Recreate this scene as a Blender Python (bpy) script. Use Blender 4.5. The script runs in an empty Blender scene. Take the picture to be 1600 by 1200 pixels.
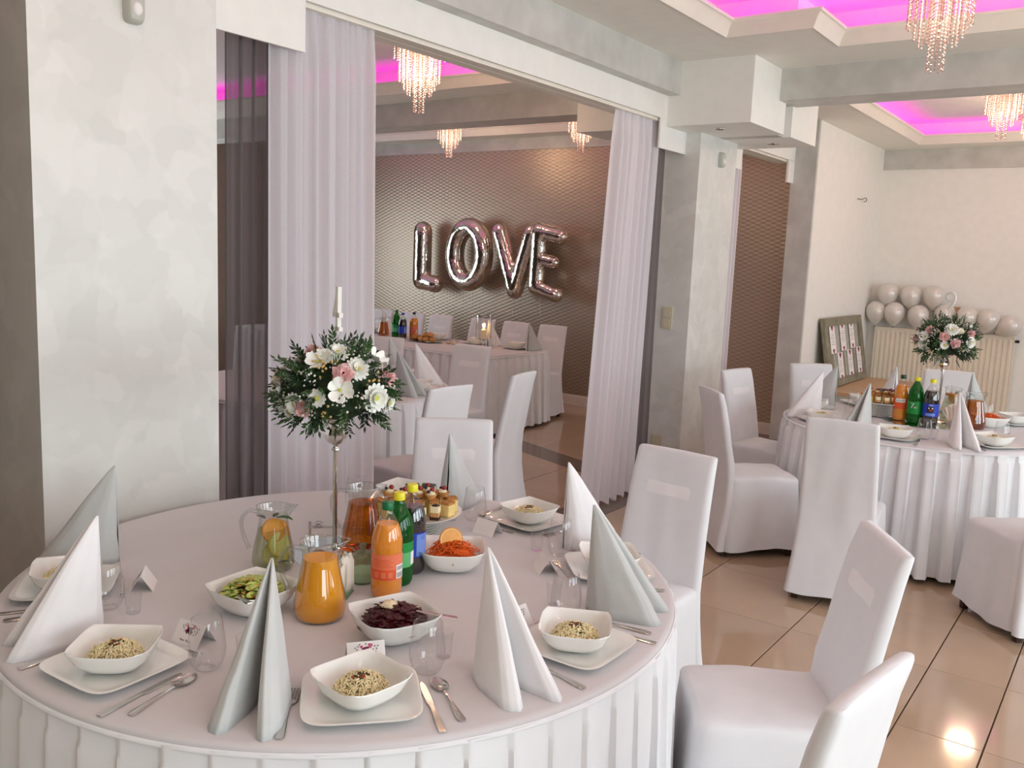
import bpy, math, random
from mathutils import Vector, Matrix, noise

PI = math.pi
R = math.radians
random.seed(11)
SC = bpy.context.scene
COL = SC.collection

# ---------------------------------------------------------------- camera
CAM_H = 1.68
F_PX, PITCH, ROLL, YAW = 1385.18, 0.1441, 0.04134, 0.62203
fwd = Vector((-math.sin(YAW) * math.cos(PITCH), math.cos(YAW) * math.cos(PITCH), -math.sin(PITCH)))
r0 = Vector((math.cos(YAW), math.sin(YAW), 0))
u0 = r0.cross(fwd)
rgt = math.cos(ROLL) * r0 + math.sin(ROLL) * u0
upv = -math.sin(ROLL) * r0 + math.cos(ROLL) * u0
cam_d = bpy.data.cameras.new('camera')
cam_d.sensor_width = 36.0
cam_d.lens = F_PX / 1600 * 36.0
cam_d.clip_start = 0.05
cam = bpy.data.objects.new('camera', cam_d)
cam.matrix_world = Matrix((
    (rgt.x, upv.x, -fwd.x, 0), (rgt.y, upv.y, -fwd.y, 0), (rgt.z, upv.z, -fwd.z, CAM_H), (0, 0, 0, 1)))
COL.objects.link(cam)
SC.camera = cam

# ---------------------------------------------------------------- world, daylight, exposure
SC.view_settings.view_transform = 'Standard'
SC.view_settings.look = 'None'
SC.view_settings.gamma = 1.0
SC.view_settings.use_curve_mapping = False
SC.view_settings.exposure = 0.0
if hasattr(SC, 'cycles'):
    SC.cycles.transparent_max_bounces = 20
    SC.cycles.max_bounces = 9
w = bpy.data.worlds.new('overcast_sky')
SC.world = w
w.use_nodes = True
wn = w.node_tree.nodes
wn['Background'].inputs[0].default_value = (0.80, 0.90, 1.0, 1)
wn['Background'].inputs[1].default_value = 1.0


def area_light(name, loc, direction, sx, sy, power, color):
    d = bpy.data.lights.new(name, 'AREA')
    d.shape = 'RECTANGLE'
    d.size, d.size_y, d.energy, d.color = sx, sy, power, color
    o = bpy.data.objects.new(name, d)
    o.location = loc
    o.rotation_euler = Vector(direction).to_track_quat('-Z', 'Y').to_euler()
    COL.objects.link(o)
    return o


DAY = (0.85, 0.96, 1.0)
# daylight entering by the tall windows of the right wall (openings in wall_right below)
RIGHT_WINDOWS = [(-1.6, 0.4), (1.0, 3.0), (3.6, 5.6), (7.2, 9.2)]
for (y0, y1), p in zip(RIGHT_WINDOWS, (70, 68, 62, 46)):
    area_light('daylight', (3.28, (y0 + y1) / 2, 1.55), (-1, 0, 0), y1 - y0, 1.9, p, DAY)
# daylight entering by the windows at the far end of the back room
area_light('daylight', (-9.9, 5.6, 1.5), (1, 0, 0), 3.0, 1.8, 38, DAY)


# ---------------------------------------------------------------- helpers
def lin(c):
    out = []
    for x in c:
        x /= 255.0
        out.append(x / 12.92 if x <= 0.04045 else ((x + 0.055) / 1.055) ** 2.4)
    return tuple(out) + (1.0,)


class G:
    """collects faces; obj() links them as one mesh object"""

    def __init__(self):
        self.v, self.f = [], []

    def add(self, vs, fs, M=None):
        o = len(self.v)
        if M is not None:
            vs = [tuple(M @ Vector(p)) for p in vs]
        self.v += [tuple(p) for p in vs]
        self.f += [tuple(i + o for i in q) for q in fs]
        return self

    def box(self, x0, x1, y0, y1, z0, z1, M=None):
        vs = [(x0, y0, z0), (x1, y0, z0), (x1, y1, z0), (x0, y1, z0), (x0, y0, z1), (x1, y0, z1), (x1, y1, z1), (x0, y1, z1)]
        return self.add(vs, [(0, 3, 2, 1), (4, 5, 6, 7), (0, 1, 5, 4), (1, 2, 6, 5), (2, 3, 7, 6), (3, 0, 4, 7)], M)

    def loft(self, rings, cap0=True, cap1=True, closed=True, M=None):
        n = len(rings[0])
        vs = [p for r in rings for p in r]
        fs = []
        for i in range(len(rings) - 1):
            for j in range(n if closed else n - 1):
                k = (j + 1) % n
                fs.append((i * n + j, i * n + k, (i + 1) * n + k, (i + 1) * n + j))
        if cap0:
            fs.append(tuple(range(n - 1, -1, -1)))
        if cap1:
            fs.append(tuple((len(rings) - 1) * n + j for j in range(n)))
        return self.add(vs, fs, M)

    def lathe(self, prof, n=32, cap0=False, cap1=False, M=None):
        rings = [[(r * math.cos(2 * PI * j / n), r * math.sin(2 * PI * j / n), z) for j in range(n)] for r, z in prof]
        return self.loft(rings, cap0, cap1, True, M)

    def tube(self, pts, rad, n=8, M=None, caps=True):
        pts = [Vector(p) for p in pts]
        rings = []
        t_prev = None
        for i, p in enumerate(pts):
            t = (pts[min(i + 1, len(pts) - 1)] - pts[max(i - 1, 0)])
            t = t.normalized() if t.length > 1e-9 else Vector((0, 0, 1))
            if t_prev is None:
                a = Vector((0, 0, 1)) if abs(t.z) < 0.9 else Vector((1, 0, 0))
                u = t.cross(a).normalized()
            else:
                u = (u - t * u.dot(t))
                u = u.normalized() if u.length > 1e-6 else t.orthogonal().normalized()
            v = t.cross(u)
            rr = rad[i] if isinstance(rad, (list, tuple)) else rad
            rings.append([tuple(p + rr * (math.cos(2 * PI * k / n) * u + math.sin(2 * PI * k / n) * v)) for k in range(n)])
            t_prev = t
        return self.loft(rings, caps, caps, True, M)

    def ball(self, c, rx, ry=None, rz=None, nu=12, nv=8, M=None):
        ry = rx if ry is None else ry
        rz = rx if rz is None else rz
        vs = [(c[0], c[1], c[2] - rz)]
        for i in range(1, nv):
            a = -PI / 2 + PI * i / nv
            for j in range(nu):
                b = 2 * PI * j / nu
                vs.append((c[0] + rx * math.cos(a) * math.cos(b), c[1] + ry * math.cos(a) * math.sin(b), c[2] + rz * math.sin(a)))
        vs.append((c[0], c[1], c[2] + rz))
        fs = []
        for j in range(nu):
            fs.append((0, 1 + (j + 1) % nu, 1 + j))
            for i in range(nv - 2):
                a, b = 1 + i * nu + j, 1 + i * nu + (j + 1) % nu
                fs.append((a, b, b + nu, a + nu))
            t = 1 + (nv - 2) * nu
            fs.append((t + j, t + (j + 1) % nu, len(vs) - 1))
        return self.add(vs, fs, M)

    def prism(self, pts, z0, z1, M=None):
        return self.loft([[(x, y, z0) for x, y in pts], [(x, y, z1) for x, y in pts]], True, True, True, M)

    def disc(self, r, z=0, n=24, M=None):
        return self.add([(r * math.cos(2 * PI * i / n), r * math.sin(2 * PI * i / n), z) for i in range(n)], [tuple(range(n))], M)

    def mesh(self, name='m', smooth=None):
        me = bpy.data.meshes.new(name)
        me.from_pydata(self.v, [], self.f)
        if smooth is not None:
            me.polygons.foreach_set('use_smooth', [True] * len(me.polygons))
            if smooth < 180:
                me.set_sharp_from_angle(angle=R(smooth))
        me.update()
        return me


def obj(name, g, material, parent=None, smooth=None, loc=None, rz=None, rot=None):
    me = g.mesh(name, smooth) if isinstance(g, G) else g
    if material is not None and not me.materials:
        me.materials.append(material)
    o = bpy.data.objects.new(name, me)
    COL.objects.link(o)
    if parent is not None:
        o.parent = parent
    if loc is not None:
        o.location = loc
    if rot is not None:
        o.rotation_euler = rot
    elif rz is not None:
        o.rotation_euler = (0, 0, rz)
    return o


def tag(o, label=None, cat=None, group=None, kind=None):
    if label:
        o['label'] = label
    if cat:
        o['category'] = cat
    if group:
        o['group'] = group
    if kind:
        o['kind'] = kind
    return o


def thing(name, label, cat, loc=(0, 0, 0), rz=0, group=None):
    o = bpy.data.objects.new(name, None)
    o.empty_display_size = 0.05
    COL.objects.link(o)
    o.location = loc
    o.rotation_euler = (0, 0, rz)
    return tag(o, label, cat, group)


def kids(o):
    return [c for c in bpy.data.objects if c.parent == o]


class Proto:
    """a thing built once and then copied with its parts; the first placing uses the built one"""

    def __init__(self, root, tree):
        self.root, self.tree, self.used = root, tree, False

    def place(self, loc, rz, label, group=None, scale=None):
        if not self.used:
            self.used = True
            r = self.root
        else:
            r = self.root.copy()
            COL.objects.link(r)
            for part, subs in self.tree:
                c = part.copy()
                COL.objects.link(c)
                c.parent = r
                for s in subs:
                    d = s.copy()
                    COL.objects.link(d)
                    d.parent = c
        r.location = loc
        r.rotation_euler = (0, 0, rz)
        if scale:
            r.scale = (scale,) * 3
        r['label'] = label
        if group:
            r['group'] = group
        return r


def proto(root):
    al = list(COL.objects)
    parts = [c for c in al if c.parent == root]
    return Proto(root, [(p, [s for s in al if s.parent == p]) for p in parts])


def struct(name, g, material, parent=None, smooth=None, **k):
    o = obj(name, g, material, parent, smooth, **k)
    if parent is None:
        o['kind'] = 'structure'
    return o


def squircle(hx, hy, n, N, z=0, cx=0, cy=0, rot=0):
    out = []
    for i in range(N):
        a = 2 * PI * i / N + PI / 4
        c, s = math.cos(a), math.sin(a)
        x = hx * math.copysign(abs(c) ** (2 / n), c)
        y = hy * math.copysign(abs(s) ** (2 / n), s)
        if rot:
            x, y = x * math.cos(rot) - y * math.sin(rot), x * math.sin(rot) + y * math.cos(rot)
        out.append((cx + x, cy + y, z))
    return out


# ---------------------------------------------------------------- materials
M = {}


def pbr(key, rgb, rough=0.5, metal=0.0, var=0.04, vscale=12.0, bump=0.0, bscale=250.0, coat=0.0, sheen=0.0, sss=0.0,
        emit=None, estr=0.0, stretch=None, spec=0.5, bdist=0.01):
    m = bpy.data.materials.new(key)
    m.use_nodes = True
    nt = m.node_tree
    b = nt.nodes['Principled BSDF']
    c = lin(rgb)
    b.inputs['Roughness'].default_value = rough
    b.inputs['Metallic'].default_value = metal
    b.inputs['Specular IOR Level'].default_value = spec
    tc = nt.nodes.new('ShaderNodeTexCoord')
    mp = nt.nodes.new('ShaderNodeMapping')
    nt.links.new(tc.outputs['Object'], mp.inputs[0])
    if stretch:
        mp.inputs['Scale'].default_value = stretch
    nz = nt.nodes.new('ShaderNodeTexNoise')
    nz.inputs['Scale'].default_value = vscale
    nz.inputs['Detail'].default_value = 4
    nt.links.new(mp.outputs[0], nz.inputs['Vector'])
    rp = nt.nodes.new('ShaderNodeValToRGB')
    lo, hi = [max(0, x * (1 - var)) for x in c[:3]], [min(1, x * (1 + var)) for x in c[:3]]
    rp.color_ramp.elements[0].position, rp.color_ramp.elements[1].position = 0.3, 0.7
    rp.color_ramp.elements[0].color, rp.color_ramp.elements[1].color = (*lo, 1), (*hi, 1)
    nt.links.new(nz.outputs['Fac'], rp.inputs[0])
    nt.links.new(rp.outputs[0], b.inputs['Base Color'])
    if coat:
        b.inputs['Coat Weight'].default_value = coat
        b.inputs['Coat Roughness'].default_value = 0.05
    if sheen:
        b.inputs['Sheen Weight'].default_value = sheen
        b.inputs['Sheen Roughness'].default_value = 0.5
    if sss:
        b.inputs['Subsurface Weight'].default_value = sss
        b.inputs['Subsurface Radius'].default_value = (0.02, 0.012, 0.008)
        b.inputs['Subsurface Scale'].default_value = 0.5
    if emit:
        b.inputs['Emission Color'].default_value = lin(emit)
        b.inputs['Emission Strength'].default_value = estr
    if bump:
        nb = nt.nodes.new('ShaderNodeTexNoise')
        nb.inputs['Scale'].default_value = bscale
        nb.inputs['Detail'].default_value = 3
        nt.links.new(mp.outputs[0], nb.inputs['Vector'])
        bp = nt.nodes.new('ShaderNodeBump')
        bp.inputs['Strength'].default_value = bump
        bp.inputs['Distance'].default_value = bdist
        nt.links.new(nb.outputs['Fac'], bp.inputs['Height'])
        nt.links.new(bp.outputs[0], b.inputs['Normal'])
    M[key] = m
    return m


def thin_glass(key, tint=(255, 255, 255), edge=0.55, base=0.05, milk=0.0, milk_rgb=(230, 225, 220)):
    """clear thin-walled glass: see-through, mirror-like towards its rim"""
    m = bpy.data.materials.new(key)
    m.use_nodes = True
    nt = m.node_tree
    nt.nodes.clear()
    out = nt.nodes.new('ShaderNodeOutputMaterial')
    tr = nt.nodes.new('ShaderNodeBsdfTransparent' if sum(tint) else 'ShaderNodeBsdfTranslucent')
    tr.inputs[0].default_value = lin(tint) if sum(tint) else lin(milk_rgb)
    gl = nt.nodes.new('ShaderNodeBsdfGlossy')
    gl.inputs['Roughness'].default_value = 0.03
    lw = nt.nodes.new('ShaderNodeLayerWeight')
    lw.inputs[0].default_value = 0.5
    pw = nt.nodes.new('ShaderNodeMath')
    pw.operation = 'POWER'
    pw.inputs[1].default_value = 3.0
    ma = nt.nodes.new('ShaderNodeMath')
    ma.operation = 'MULTIPLY_ADD'
    ma.inputs[1].default_value = edge
    ma.inputs[2].default_value = base
    nt.links.new(lw.outputs['Facing'], pw.inputs[0])
    nt.links.new(pw.outputs[0], ma.inputs[0])
    mx = nt.nodes.new('ShaderNodeMixShader')
    nt.links.new(ma.outputs[0], mx.inputs[0])
    nt.links.new(tr.outputs[0], mx.inputs[1])
    nt.links.new(gl.outputs[0], mx.inputs[2])
    last = mx
    if milk:
        df = nt.nodes.new('ShaderNodeBsdfDiffuse')
        df.inputs[0].default_value = lin(milk_rgb)
        tl = nt.nodes.new('ShaderNodeBsdfTranslucent')
        tl.inputs[0].default_value = lin(milk_rgb)
        m1 = nt.nodes.new('ShaderNodeMixShader')
        m1.inputs[0].default_value = 0.5
        nt.links.new(df.outputs[0], m1.inputs[1])
        nt.links.new(tl.outputs[0], m1.inputs[2])
        m2 = nt.nodes.new('ShaderNodeMixShader')
        m2.inputs[0].default_value = milk
        nt.links.new(mx.outputs[0], m2.inputs[1])
        nt.links.new(m1.outputs[0], m2.inputs[2])
        last = m2
    nt.links.new(last.outputs[0], out.inputs[0])
    M[key] = m
    return m


def sheer(key, rgb, see=0.12, transl=0.45):
    m = bpy.data.materials.new(key)
    m.use_nodes = True
    nt = m.node_tree
    nt.nodes.clear()
    out = nt.nodes.new('ShaderNodeOutputMaterial')
    tc = nt.nodes.new('ShaderNodeTexCoord')
    nz = nt.nodes.new('ShaderNodeTexNoise')
    nz.inputs['Scale'].default_value = 180
    nt.links.new(tc.outputs['Object'], nz.inputs['Vector'])
    rp = nt.nodes.new('ShaderNodeValToRGB')
    c = lin(rgb)
    rp.color_ramp.elements[0].color = tuple(x * 0.94 for x in c[:3]) + (1,)
    rp.color_ramp.elements[1].color = tuple(min(1, x * 1.05) for x in c[:3]) + (1,)
    nt.links.new(nz.outputs['Fac'], rp.inputs[0])
    df = nt.nodes.new('ShaderNodeBsdfDiffuse')
    tl = nt.nodes.new('ShaderNodeBsdfTranslucent')
    tr = nt.nodes.new('ShaderNodeBsdfTransparent')
    nt.links.new(rp.outputs[0], df.inputs[0])
    nt.links.new(rp.outputs[0], tl.inputs[0])
    a = nt.nodes.new('ShaderNodeMixShader')
    a.inputs[0].default_value = transl
    nt.links.new(df.outputs[0], a.inputs[1])
    nt.links.new(tl.outputs[0], a.inputs[2])
    b = nt.nodes.new('ShaderNodeMixShader')
    b.inputs[0].default_value = see
    nt.links.new(a.outputs[0], b.inputs[1])
    nt.links.new(tr.outputs[0], b.inputs[2])
    nt.links.new(b.outputs[0], out.inputs[0])
    M[key] = m
    return m


def glow(key, rgb, strength):
    m = bpy.data.materials.new(key)
    m.use_nodes = True
    nt = m.node_tree
    nt.nodes.clear()
    out = nt.nodes.new('ShaderNodeOutputMaterial')
    e = nt.nodes.new('ShaderNodeEmission')
    e.inputs[0].default_value = lin(rgb)
    e.inputs[1].default_value = strength
    nt.links.new(e.outputs[0], out.inputs[0])
    M[key] = m
    return m


pbr('white_paint', (243, 241, 235), 0.6, var=0.02, bump=0.05, bscale=120)
pbr('ceiling_paint', (240, 237, 228), 0.7, var=0.02, bump=0.04, bscale=120)
pbr('molding', (240, 234, 222), 0.45, var=0.02)
pbr('beam_grey', (202, 201, 196), 0.45, metal=0.15, var=0.10, vscale=6, bump=0.08, bscale=30)
pbr('cove_paint', (236, 228, 232), 0.7, var=0.02)
pbr('cloth_top', (216, 211, 212), 0.85, var=0.02, bump=0.10, bscale=7, sheen=0.2, stretch=(1, .3, 1))
pbr('cloth_skirt', (240, 240, 242), 0.8, var=0.02, bump=0.08, bscale=700, sheen=0.2)
pbr('cloth_chair', (229, 228, 230), 0.72, var=0.02, bump=0.32, bscale=7, sheen=0.2)
pbr('cloth_painted_light', (242, 239, 240), 0.8, var=0.01, bump=0.1, bscale=600, sheen=0.3)  # brighter than the chair cloth: light through the hand slot put into the colour
pbr('napkin_white', (245, 243, 244), 0.7, var=0.02, bump=0.12, bscale=420, sheen=0.2)
pbr('napkin_grey', (200, 202, 200), 0.65, var=0.03, bump=0.12, bscale=420, sheen=0.3)
pbr('paper_white', (244, 240, 238), 0.7, var=0.02)
pbr('porcelain', (244, 243, 238), 0.12, var=0.01, coat=0.4)
pbr('steel', (205, 200, 195), 0.18, metal=1.0, var=0.04, bump=0.03, bscale=400)
pbr('chrome', (225, 222, 218), 0.06, metal=1.0, var=0.02)
pbr('foil', (228, 222, 214), 0.09, metal=1.0, var=0.03, vscale=5, bump=0.30, bscale=10, bdist=0.03)
pbr('mirror', (200, 208, 205), 0.03, metal=1.0, var=0.02)
pbr('dark_wood', (62, 34, 24), 0.45, var=0.2, vscale=20)
pbr('oak', (196, 160, 124), 0.5, var=0.12, vscale=9, stretch=(8, 1, 8))
pbr('grout', (92, 68, 52), 0.8, var=0.06)
pbr('dark_stone', (112, 96, 84), 0.18, var=0.10, vscale=20)
pbr('baseboard', (236, 226, 214), 0.4, var=0.02)
pbr('radiator_white', (236, 226, 208), 0.4, var=0.02)
pbr('plastic_white', (232, 230, 220), 0.4, var=0.02)
pbr('plastic_beige', (214, 204, 178), 0.4, var=0.02)
pbr('dark_metal', (70, 62, 56), 0.35, metal=0.9, var=0.1)
pbr('latex', (222, 217, 210), 0.28, var=0.03, metal=0.12, coat=0.4)
pbr('latex_dark', (122, 96, 82), 0.5, var=0.05)
pbr('string', (236, 230, 222), 0.6, var=0.05)
pbr('weathered_wood', (138, 132, 112), 0.8, var=0.25, vscale=10, bump=0.3, bscale=40, stretch=(1, 1, 6))
pbr('board_back', (176, 176, 164), 0.7, var=0.12, vscale=14)
pbr('heart_red', (150, 46, 84), 0.6, var=0.1)
pbr('leaf', (52, 82, 40), 0.45, var=0.35, vscale=40)
pbr('leaf_dark', (32, 52, 28), 0.5, var=0.3, vscale=40)
pbr('leaf_yellow', (128, 148, 60), 0.5, var=0.25, vscale=40)
pbr('stem_green', (70, 92, 48), 0.5, var=0.2)
pbr('petal_white', (248, 248, 240), 0.6, var=0.02, sss=0.1)
pbr('petal_cream', (236, 226, 206), 0.6, var=0.05)
pbr('petal_pink', (252, 206, 204), 0.6, var=0.08, vscale=60)
pbr('flower_eye', (202, 200, 96), 0.7, var=0.15)
pbr('bud', (244, 244, 232), 0.6, var=0.03)
pbr('berry_gold', (206, 178, 110), 0.5, var=0.15)
pbr('foam', (40, 58, 34), 0.9, var=0.1)
pbr('noodle', (255, 238, 192), 0.5, var=0.06, vscale=90)
pbr('herb_dark', (86, 62, 28), 0.7, var=0.45, vscale=140)
pbr('pepper_red', (168, 66, 34), 0.5, var=0.2, vscale=80)
pbr('lettuce', (196, 208, 112), 0.5, var=0.25, vscale=70)
pbr('lettuce_dark', (110, 140, 50), 0.5, var=0.25, vscale=70)
pbr('corn', (222, 148, 50), 0.45, var=0.2, vscale=70)
pbr('beet', (70, 10, 22), 0.35, var=0.3, vscale=60, bump=0.5, bscale=90)
pbr('mayonnaise', (246, 228, 190), 0.35, var=0.03)
pbr('carrot', (238, 108, 28), 0.45, var=0.2, vscale=120, bump=0.4, bscale=140)
pbr('orange_peel', (240, 148, 22), 0.4, var=0.08, bump=0.2, bscale=400)
pbr('orange_flesh', (246, 168, 40), 0.3, var=0.12, vscale=70, sss=0.2)
pbr('orange_pith', (250, 226, 160), 0.5, var=0.04)
pbr('lemon_flesh', (236, 232, 140), 0.3, var=0.08, vscale=60)
pbr('lemon_peel', (232, 214, 70), 0.4, var=0.06)
pbr('unseen_wall', (142, 130, 118), 0.7, var=0.03)
pbr('juice', (255, 168, 14), 0.25, var=0.03, vscale=14, spec=0.3)
pbr('soda_orange', (252, 158, 44), 0.25, var=0.05, vscale=10, spec=0.3)
pbr('cola', (30, 16, 14), 0.12, var=0.1, coat=0.5)
pbr('cap_yellow', (236, 226, 40), 0.4, var=0.03)
pbr('cap_green', (14, 110, 62), 0.4, var=0.05)
pbr('cap_dark_green', (24, 66, 44), 0.4, var=0.05)
pbr('label_coral', (244, 128, 90), 0.45, var=0.04)
pbr('label_red_orange', (236, 94, 46), 0.45, var=0.08, vscale=90)
pbr('label_green', (18, 148, 62), 0.4, var=0.05)
pbr('label_light_green', (96, 190, 120), 0.4, var=0.05)
pbr('label_blue', (24, 62, 190), 0.4, var=0.05)
pbr('label_light_blue', (120, 150, 222), 0.4, var=0.06)
pbr('print_white', (246, 246, 244), 0.5, var=0.01)
pbr('print_black', (40, 36, 34), 0.5, var=0.05)
pbr('print_red', (200, 40, 36), 0.5, var=0.05)
pbr('print_plum', (118, 26, 74), 0.6, var=0.2, vscale=300)
pbr('print_rose', (196, 96, 124), 0.6, var=0.15, vscale=300)
pbr('print_leaf', (120, 116, 112), 0.6, var=0.2, vscale=300)
pbr('print_ink', (150, 126, 128), 0.6, var=0.1, vscale=300)
pbr('chocolate', (56, 28, 18), 0.5, var=0.3, vscale=120, bump=0.3, bscale=200)
pbr('cream', (246, 232, 190), 0.5, var=0.04, sss=0.1)
pbr('sponge', (206, 156, 96), 0.8, var=0.25, vscale=180, bump=0.4, bscale=220)
pbr('cheesecake', (238, 212, 138), 0.6, var=0.08, vscale=60)
pbr('crumb', (196, 136, 74), 0.8, var=0.3, vscale=160, bump=0.6, bscale=180)
pbr('pastry', (208, 150, 84), 0.6, var=0.2, vscale=60)
pbr('berry_red', (146, 22, 22), 0.25, var=0.2, coat=0.4)
pbr('berry_blue', (36, 34, 50), 0.4, var=0.2)
pbr('seeded', (104, 98, 94), 0.7, var=0.7, vscale=130, bump=0.5, bscale=160)
pbr('candle_wax', (248, 226, 176), 0.4, var=0.03, sss=0.4)
pbr('napkin_paper', (246, 238, 224), 0.8, var=0.02, sss=0.1)
pbr('sugar', (240, 236, 224), 0.7, var=0.05)
pbr('plastic_black', (30, 28, 28), 0.4, var=0.1)
thin_glass('glass', (252, 252, 252), edge=0.75, base=0.075)
thin_glass('jug_glass', (244, 246, 244), edge=0.9, base=0.10)
thin_glass('pet', (250, 250, 250), edge=0.6, base=0.09)
thin_glass('pet_green', (70, 190, 90), edge=0.4, base=0.08, milk=0.45, milk_rgb=(24, 140, 50))
thin_glass('tea', (240, 176, 70), edge=0.2, base=0.03)
thin_glass('lemonade', (236, 238, 220), edge=0.2, base=0.03, milk=0.05, milk_rgb=(226, 226, 190))
thin_glass('green_glass', (218, 236, 218), edge=0.4, base=0.06, milk=0.2, milk_rgb=(196, 220, 190))
thin_glass('crystal', (0, 0, 0), edge=0.5, base=0.5, milk=0.62, milk_rgb=(222, 196, 190))
sheer('curtain_white', (240, 236, 240), 0.06, 0.40)
sheer('curtain_grey', (134, 126, 126), 0.20, 0.35)
glow('led_magenta', (255, 6, 222), 8.5)
glow('bulb_warm', (255, 206, 140), 28.0)
glow('flame', (255, 176, 80), 30.0)


def lattice_material():
    """silver wallpaper with staggered rows of small embossed lenses"""
    m = bpy.data.materials.new('lattice_wallpaper')
    m.use_nodes = True
    nt = m.node_tree
    b = nt.nodes['Principled BSDF']
    tc = nt.nodes.new('ShaderNodeTexCoord')
    sp = nt.nodes.new('ShaderNodeSeparateXYZ')
    nt.links.new(tc.outputs['Object'], sp.inputs[0])

    def op(kind, a, bb):
        n = nt.nodes.new('ShaderNodeMath')
        n.operation = kind
        for i, x in enumerate((a, bb)):
            if x is None:
                continue
            if isinstance(x, (int, float)):
                n.inputs[i].default_value = x
            else:
                nt.links.new(x, n.inputs[i])
        return n.outputs[0]
    u = op('SINE', op('MULTIPLY', sp.outputs[0], 2 * PI / 0.105), None)
    v = op('SINE', op('MULTIPLY', sp.outputs[2], 2 * PI / 0.042), None)
    h = op('MULTIPLY', u, v)
    bp = nt.nodes.new('ShaderNodeBump')
    bp.inputs['Strength'].default_value = 0.19
    bp.inputs['Distance'].default_value = 0.006
    nt.links.new(h, bp.inputs['Height'])
    nt.links.new(bp.outputs[0], b.inputs['Normal'])
    rp = nt.nodes.new('ShaderNodeValToRGB')
    rp.color_ramp.elements[0].color = lin((170, 152, 134))
    rp.color_ramp.elements[1].color = lin((194, 178, 160))
    h = op('MULTIPLY_ADD', h, 0.5)
    h.node.inputs[2].default_value = 0.5
    nt.links.new(h, rp.inputs[0])
    nt.links.new(rp.outputs[0], b.inputs['Base Color'])
    b.inputs['Metallic'].default_value = 0.55
    b.inputs['Roughness'].default_value = 0.36
    M['lattice'] = m


def pearl_material(key, c0, c1, rough=0.5, metal=0.1, scale=2.6):
    """decorative plaster trowelled in overlapping soft square patches"""
    m = bpy.data.materials.new(key)
    m.use_nodes = True
    nt = m.node_tree
    b = nt.nodes['Principled BSDF']
    tc = nt.nodes.new('ShaderNodeTexCoord')
    nz = nt.nodes.new('ShaderNodeTexNoise')
    nz.inputs['Scale'].default_value = 3.0
    nt.links.new(tc.outputs['Object'], nz.inputs['Vector'])
    mx = nt.nodes.new('ShaderNodeMixRGB')
    mx.inputs[0].default_value = 0.12
    nt.links.new(tc.outputs['Object'], mx.inputs[1])
    nt.links.new(nz.outputs['Color'], mx.inputs[2])
    acc = None
    for s, rot in ((scale * 2.2, 0.4), (scale * 3.4, 1.1)):
        mp = nt.nodes.new('ShaderNodeMapping')
        mp.inputs['Rotation'].default_value = (rot, rot * 0.7, rot)
        nt.links.new(mx.outputs[0], mp.inputs[0])
        vo = nt.nodes.new('ShaderNodeTexVoronoi')
        vo.distance = 'CHEBYCHEV'
        vo.feature = 'SMOOTH_F1'
        vo.inputs['Smoothness'].default_value = 0.15
        vo.inputs['Scale'].default_value = s
        nt.links.new(mp.outputs[0], vo.inputs['Vector'])
        sep = nt.nodes.new('ShaderNodeSeparateColor')
        nt.links.new(vo.outputs['Color'], sep.inputs[0])
        if acc is None:
            acc = sep.outputs[0]
        else:
            ad = nt.nodes.new('ShaderNodeMath')
            ad.operation = 'ADD'
            nt.links.new(acc, ad.inputs[0])
            nt.links.new(sep.outputs[0], ad.inputs[1])
            hv = nt.nodes.new('ShaderNodeMath')
            hv.operation = 'MULTIPLY'
            hv.inputs[1].default_value = 0.5
            nt.links.new(ad.outputs[0], hv.inputs[0])
            acc = hv.outputs[0]
    rp = nt.nodes.new('ShaderNodeValToRGB')
    rp.color_ramp.elements[0].color = lin(c0)
    rp.color_ramp.elements[1].color = lin(c1)
    nt.links.new(acc, rp.inputs[0])
    nt.links.new(rp.outputs[0], b.inputs['Base Color'])
    b.inputs['Metallic'].default_value = metal
    b.inputs['Roughness'].default_value = rough
    M[key] = m


def tile_material():
    m = pbr('floor_tile', (186, 158, 132), 0.10, var=0.06, vscale=2.5)
    nt = m.node_tree
    b = nt.nodes['Principled BSDF']
    inf = nt.nodes.new('ShaderNodeObjectInfo')
    hs = nt.nodes.new('ShaderNodeHueSaturation')
    ma = nt.nodes.new('ShaderNodeMath')
    ma.operation = 'MULTIPLY_ADD'
    ma.inputs[1].default_value = 0.08
    ma.inputs[2].default_value = 0.96
    nt.links.new(inf.outputs['Random'], ma.inputs[0])
    nt.links.new(ma.outputs[0], hs.inputs['Value'])
    src = b.inputs['Base Color'].links[0].from_socket
    nt.links.new(src, hs.inputs['Color'])
    nt.links.new(hs.outputs[0], b.inputs['Base Color'])
    b.inputs['Coat Weight'].default_value = 0.3
    b.inputs['Coat Roughness'].default_value = 0.04


lattice_material()
pearl_material('pearl_plaster', (216, 216, 210), (232, 231, 226), scale=3.4)
tile_material()

# ---------------------------------------------------------------- room shell
CEIL = 3.035
LEFT, RIGHT, NEAR, FAR = -10.0, 3.3, -3.0, 10.9
BACKWALL = 8.65

# floor: slab, single tiles where the picture shows them, joined tiles beyond
floor = struct('floor', G().box(LEFT - .1, RIGHT + .1, NEAR - .1, FAR + .1, -0.12, -0.006), M['grout'])
tile_mesh = {}


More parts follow.
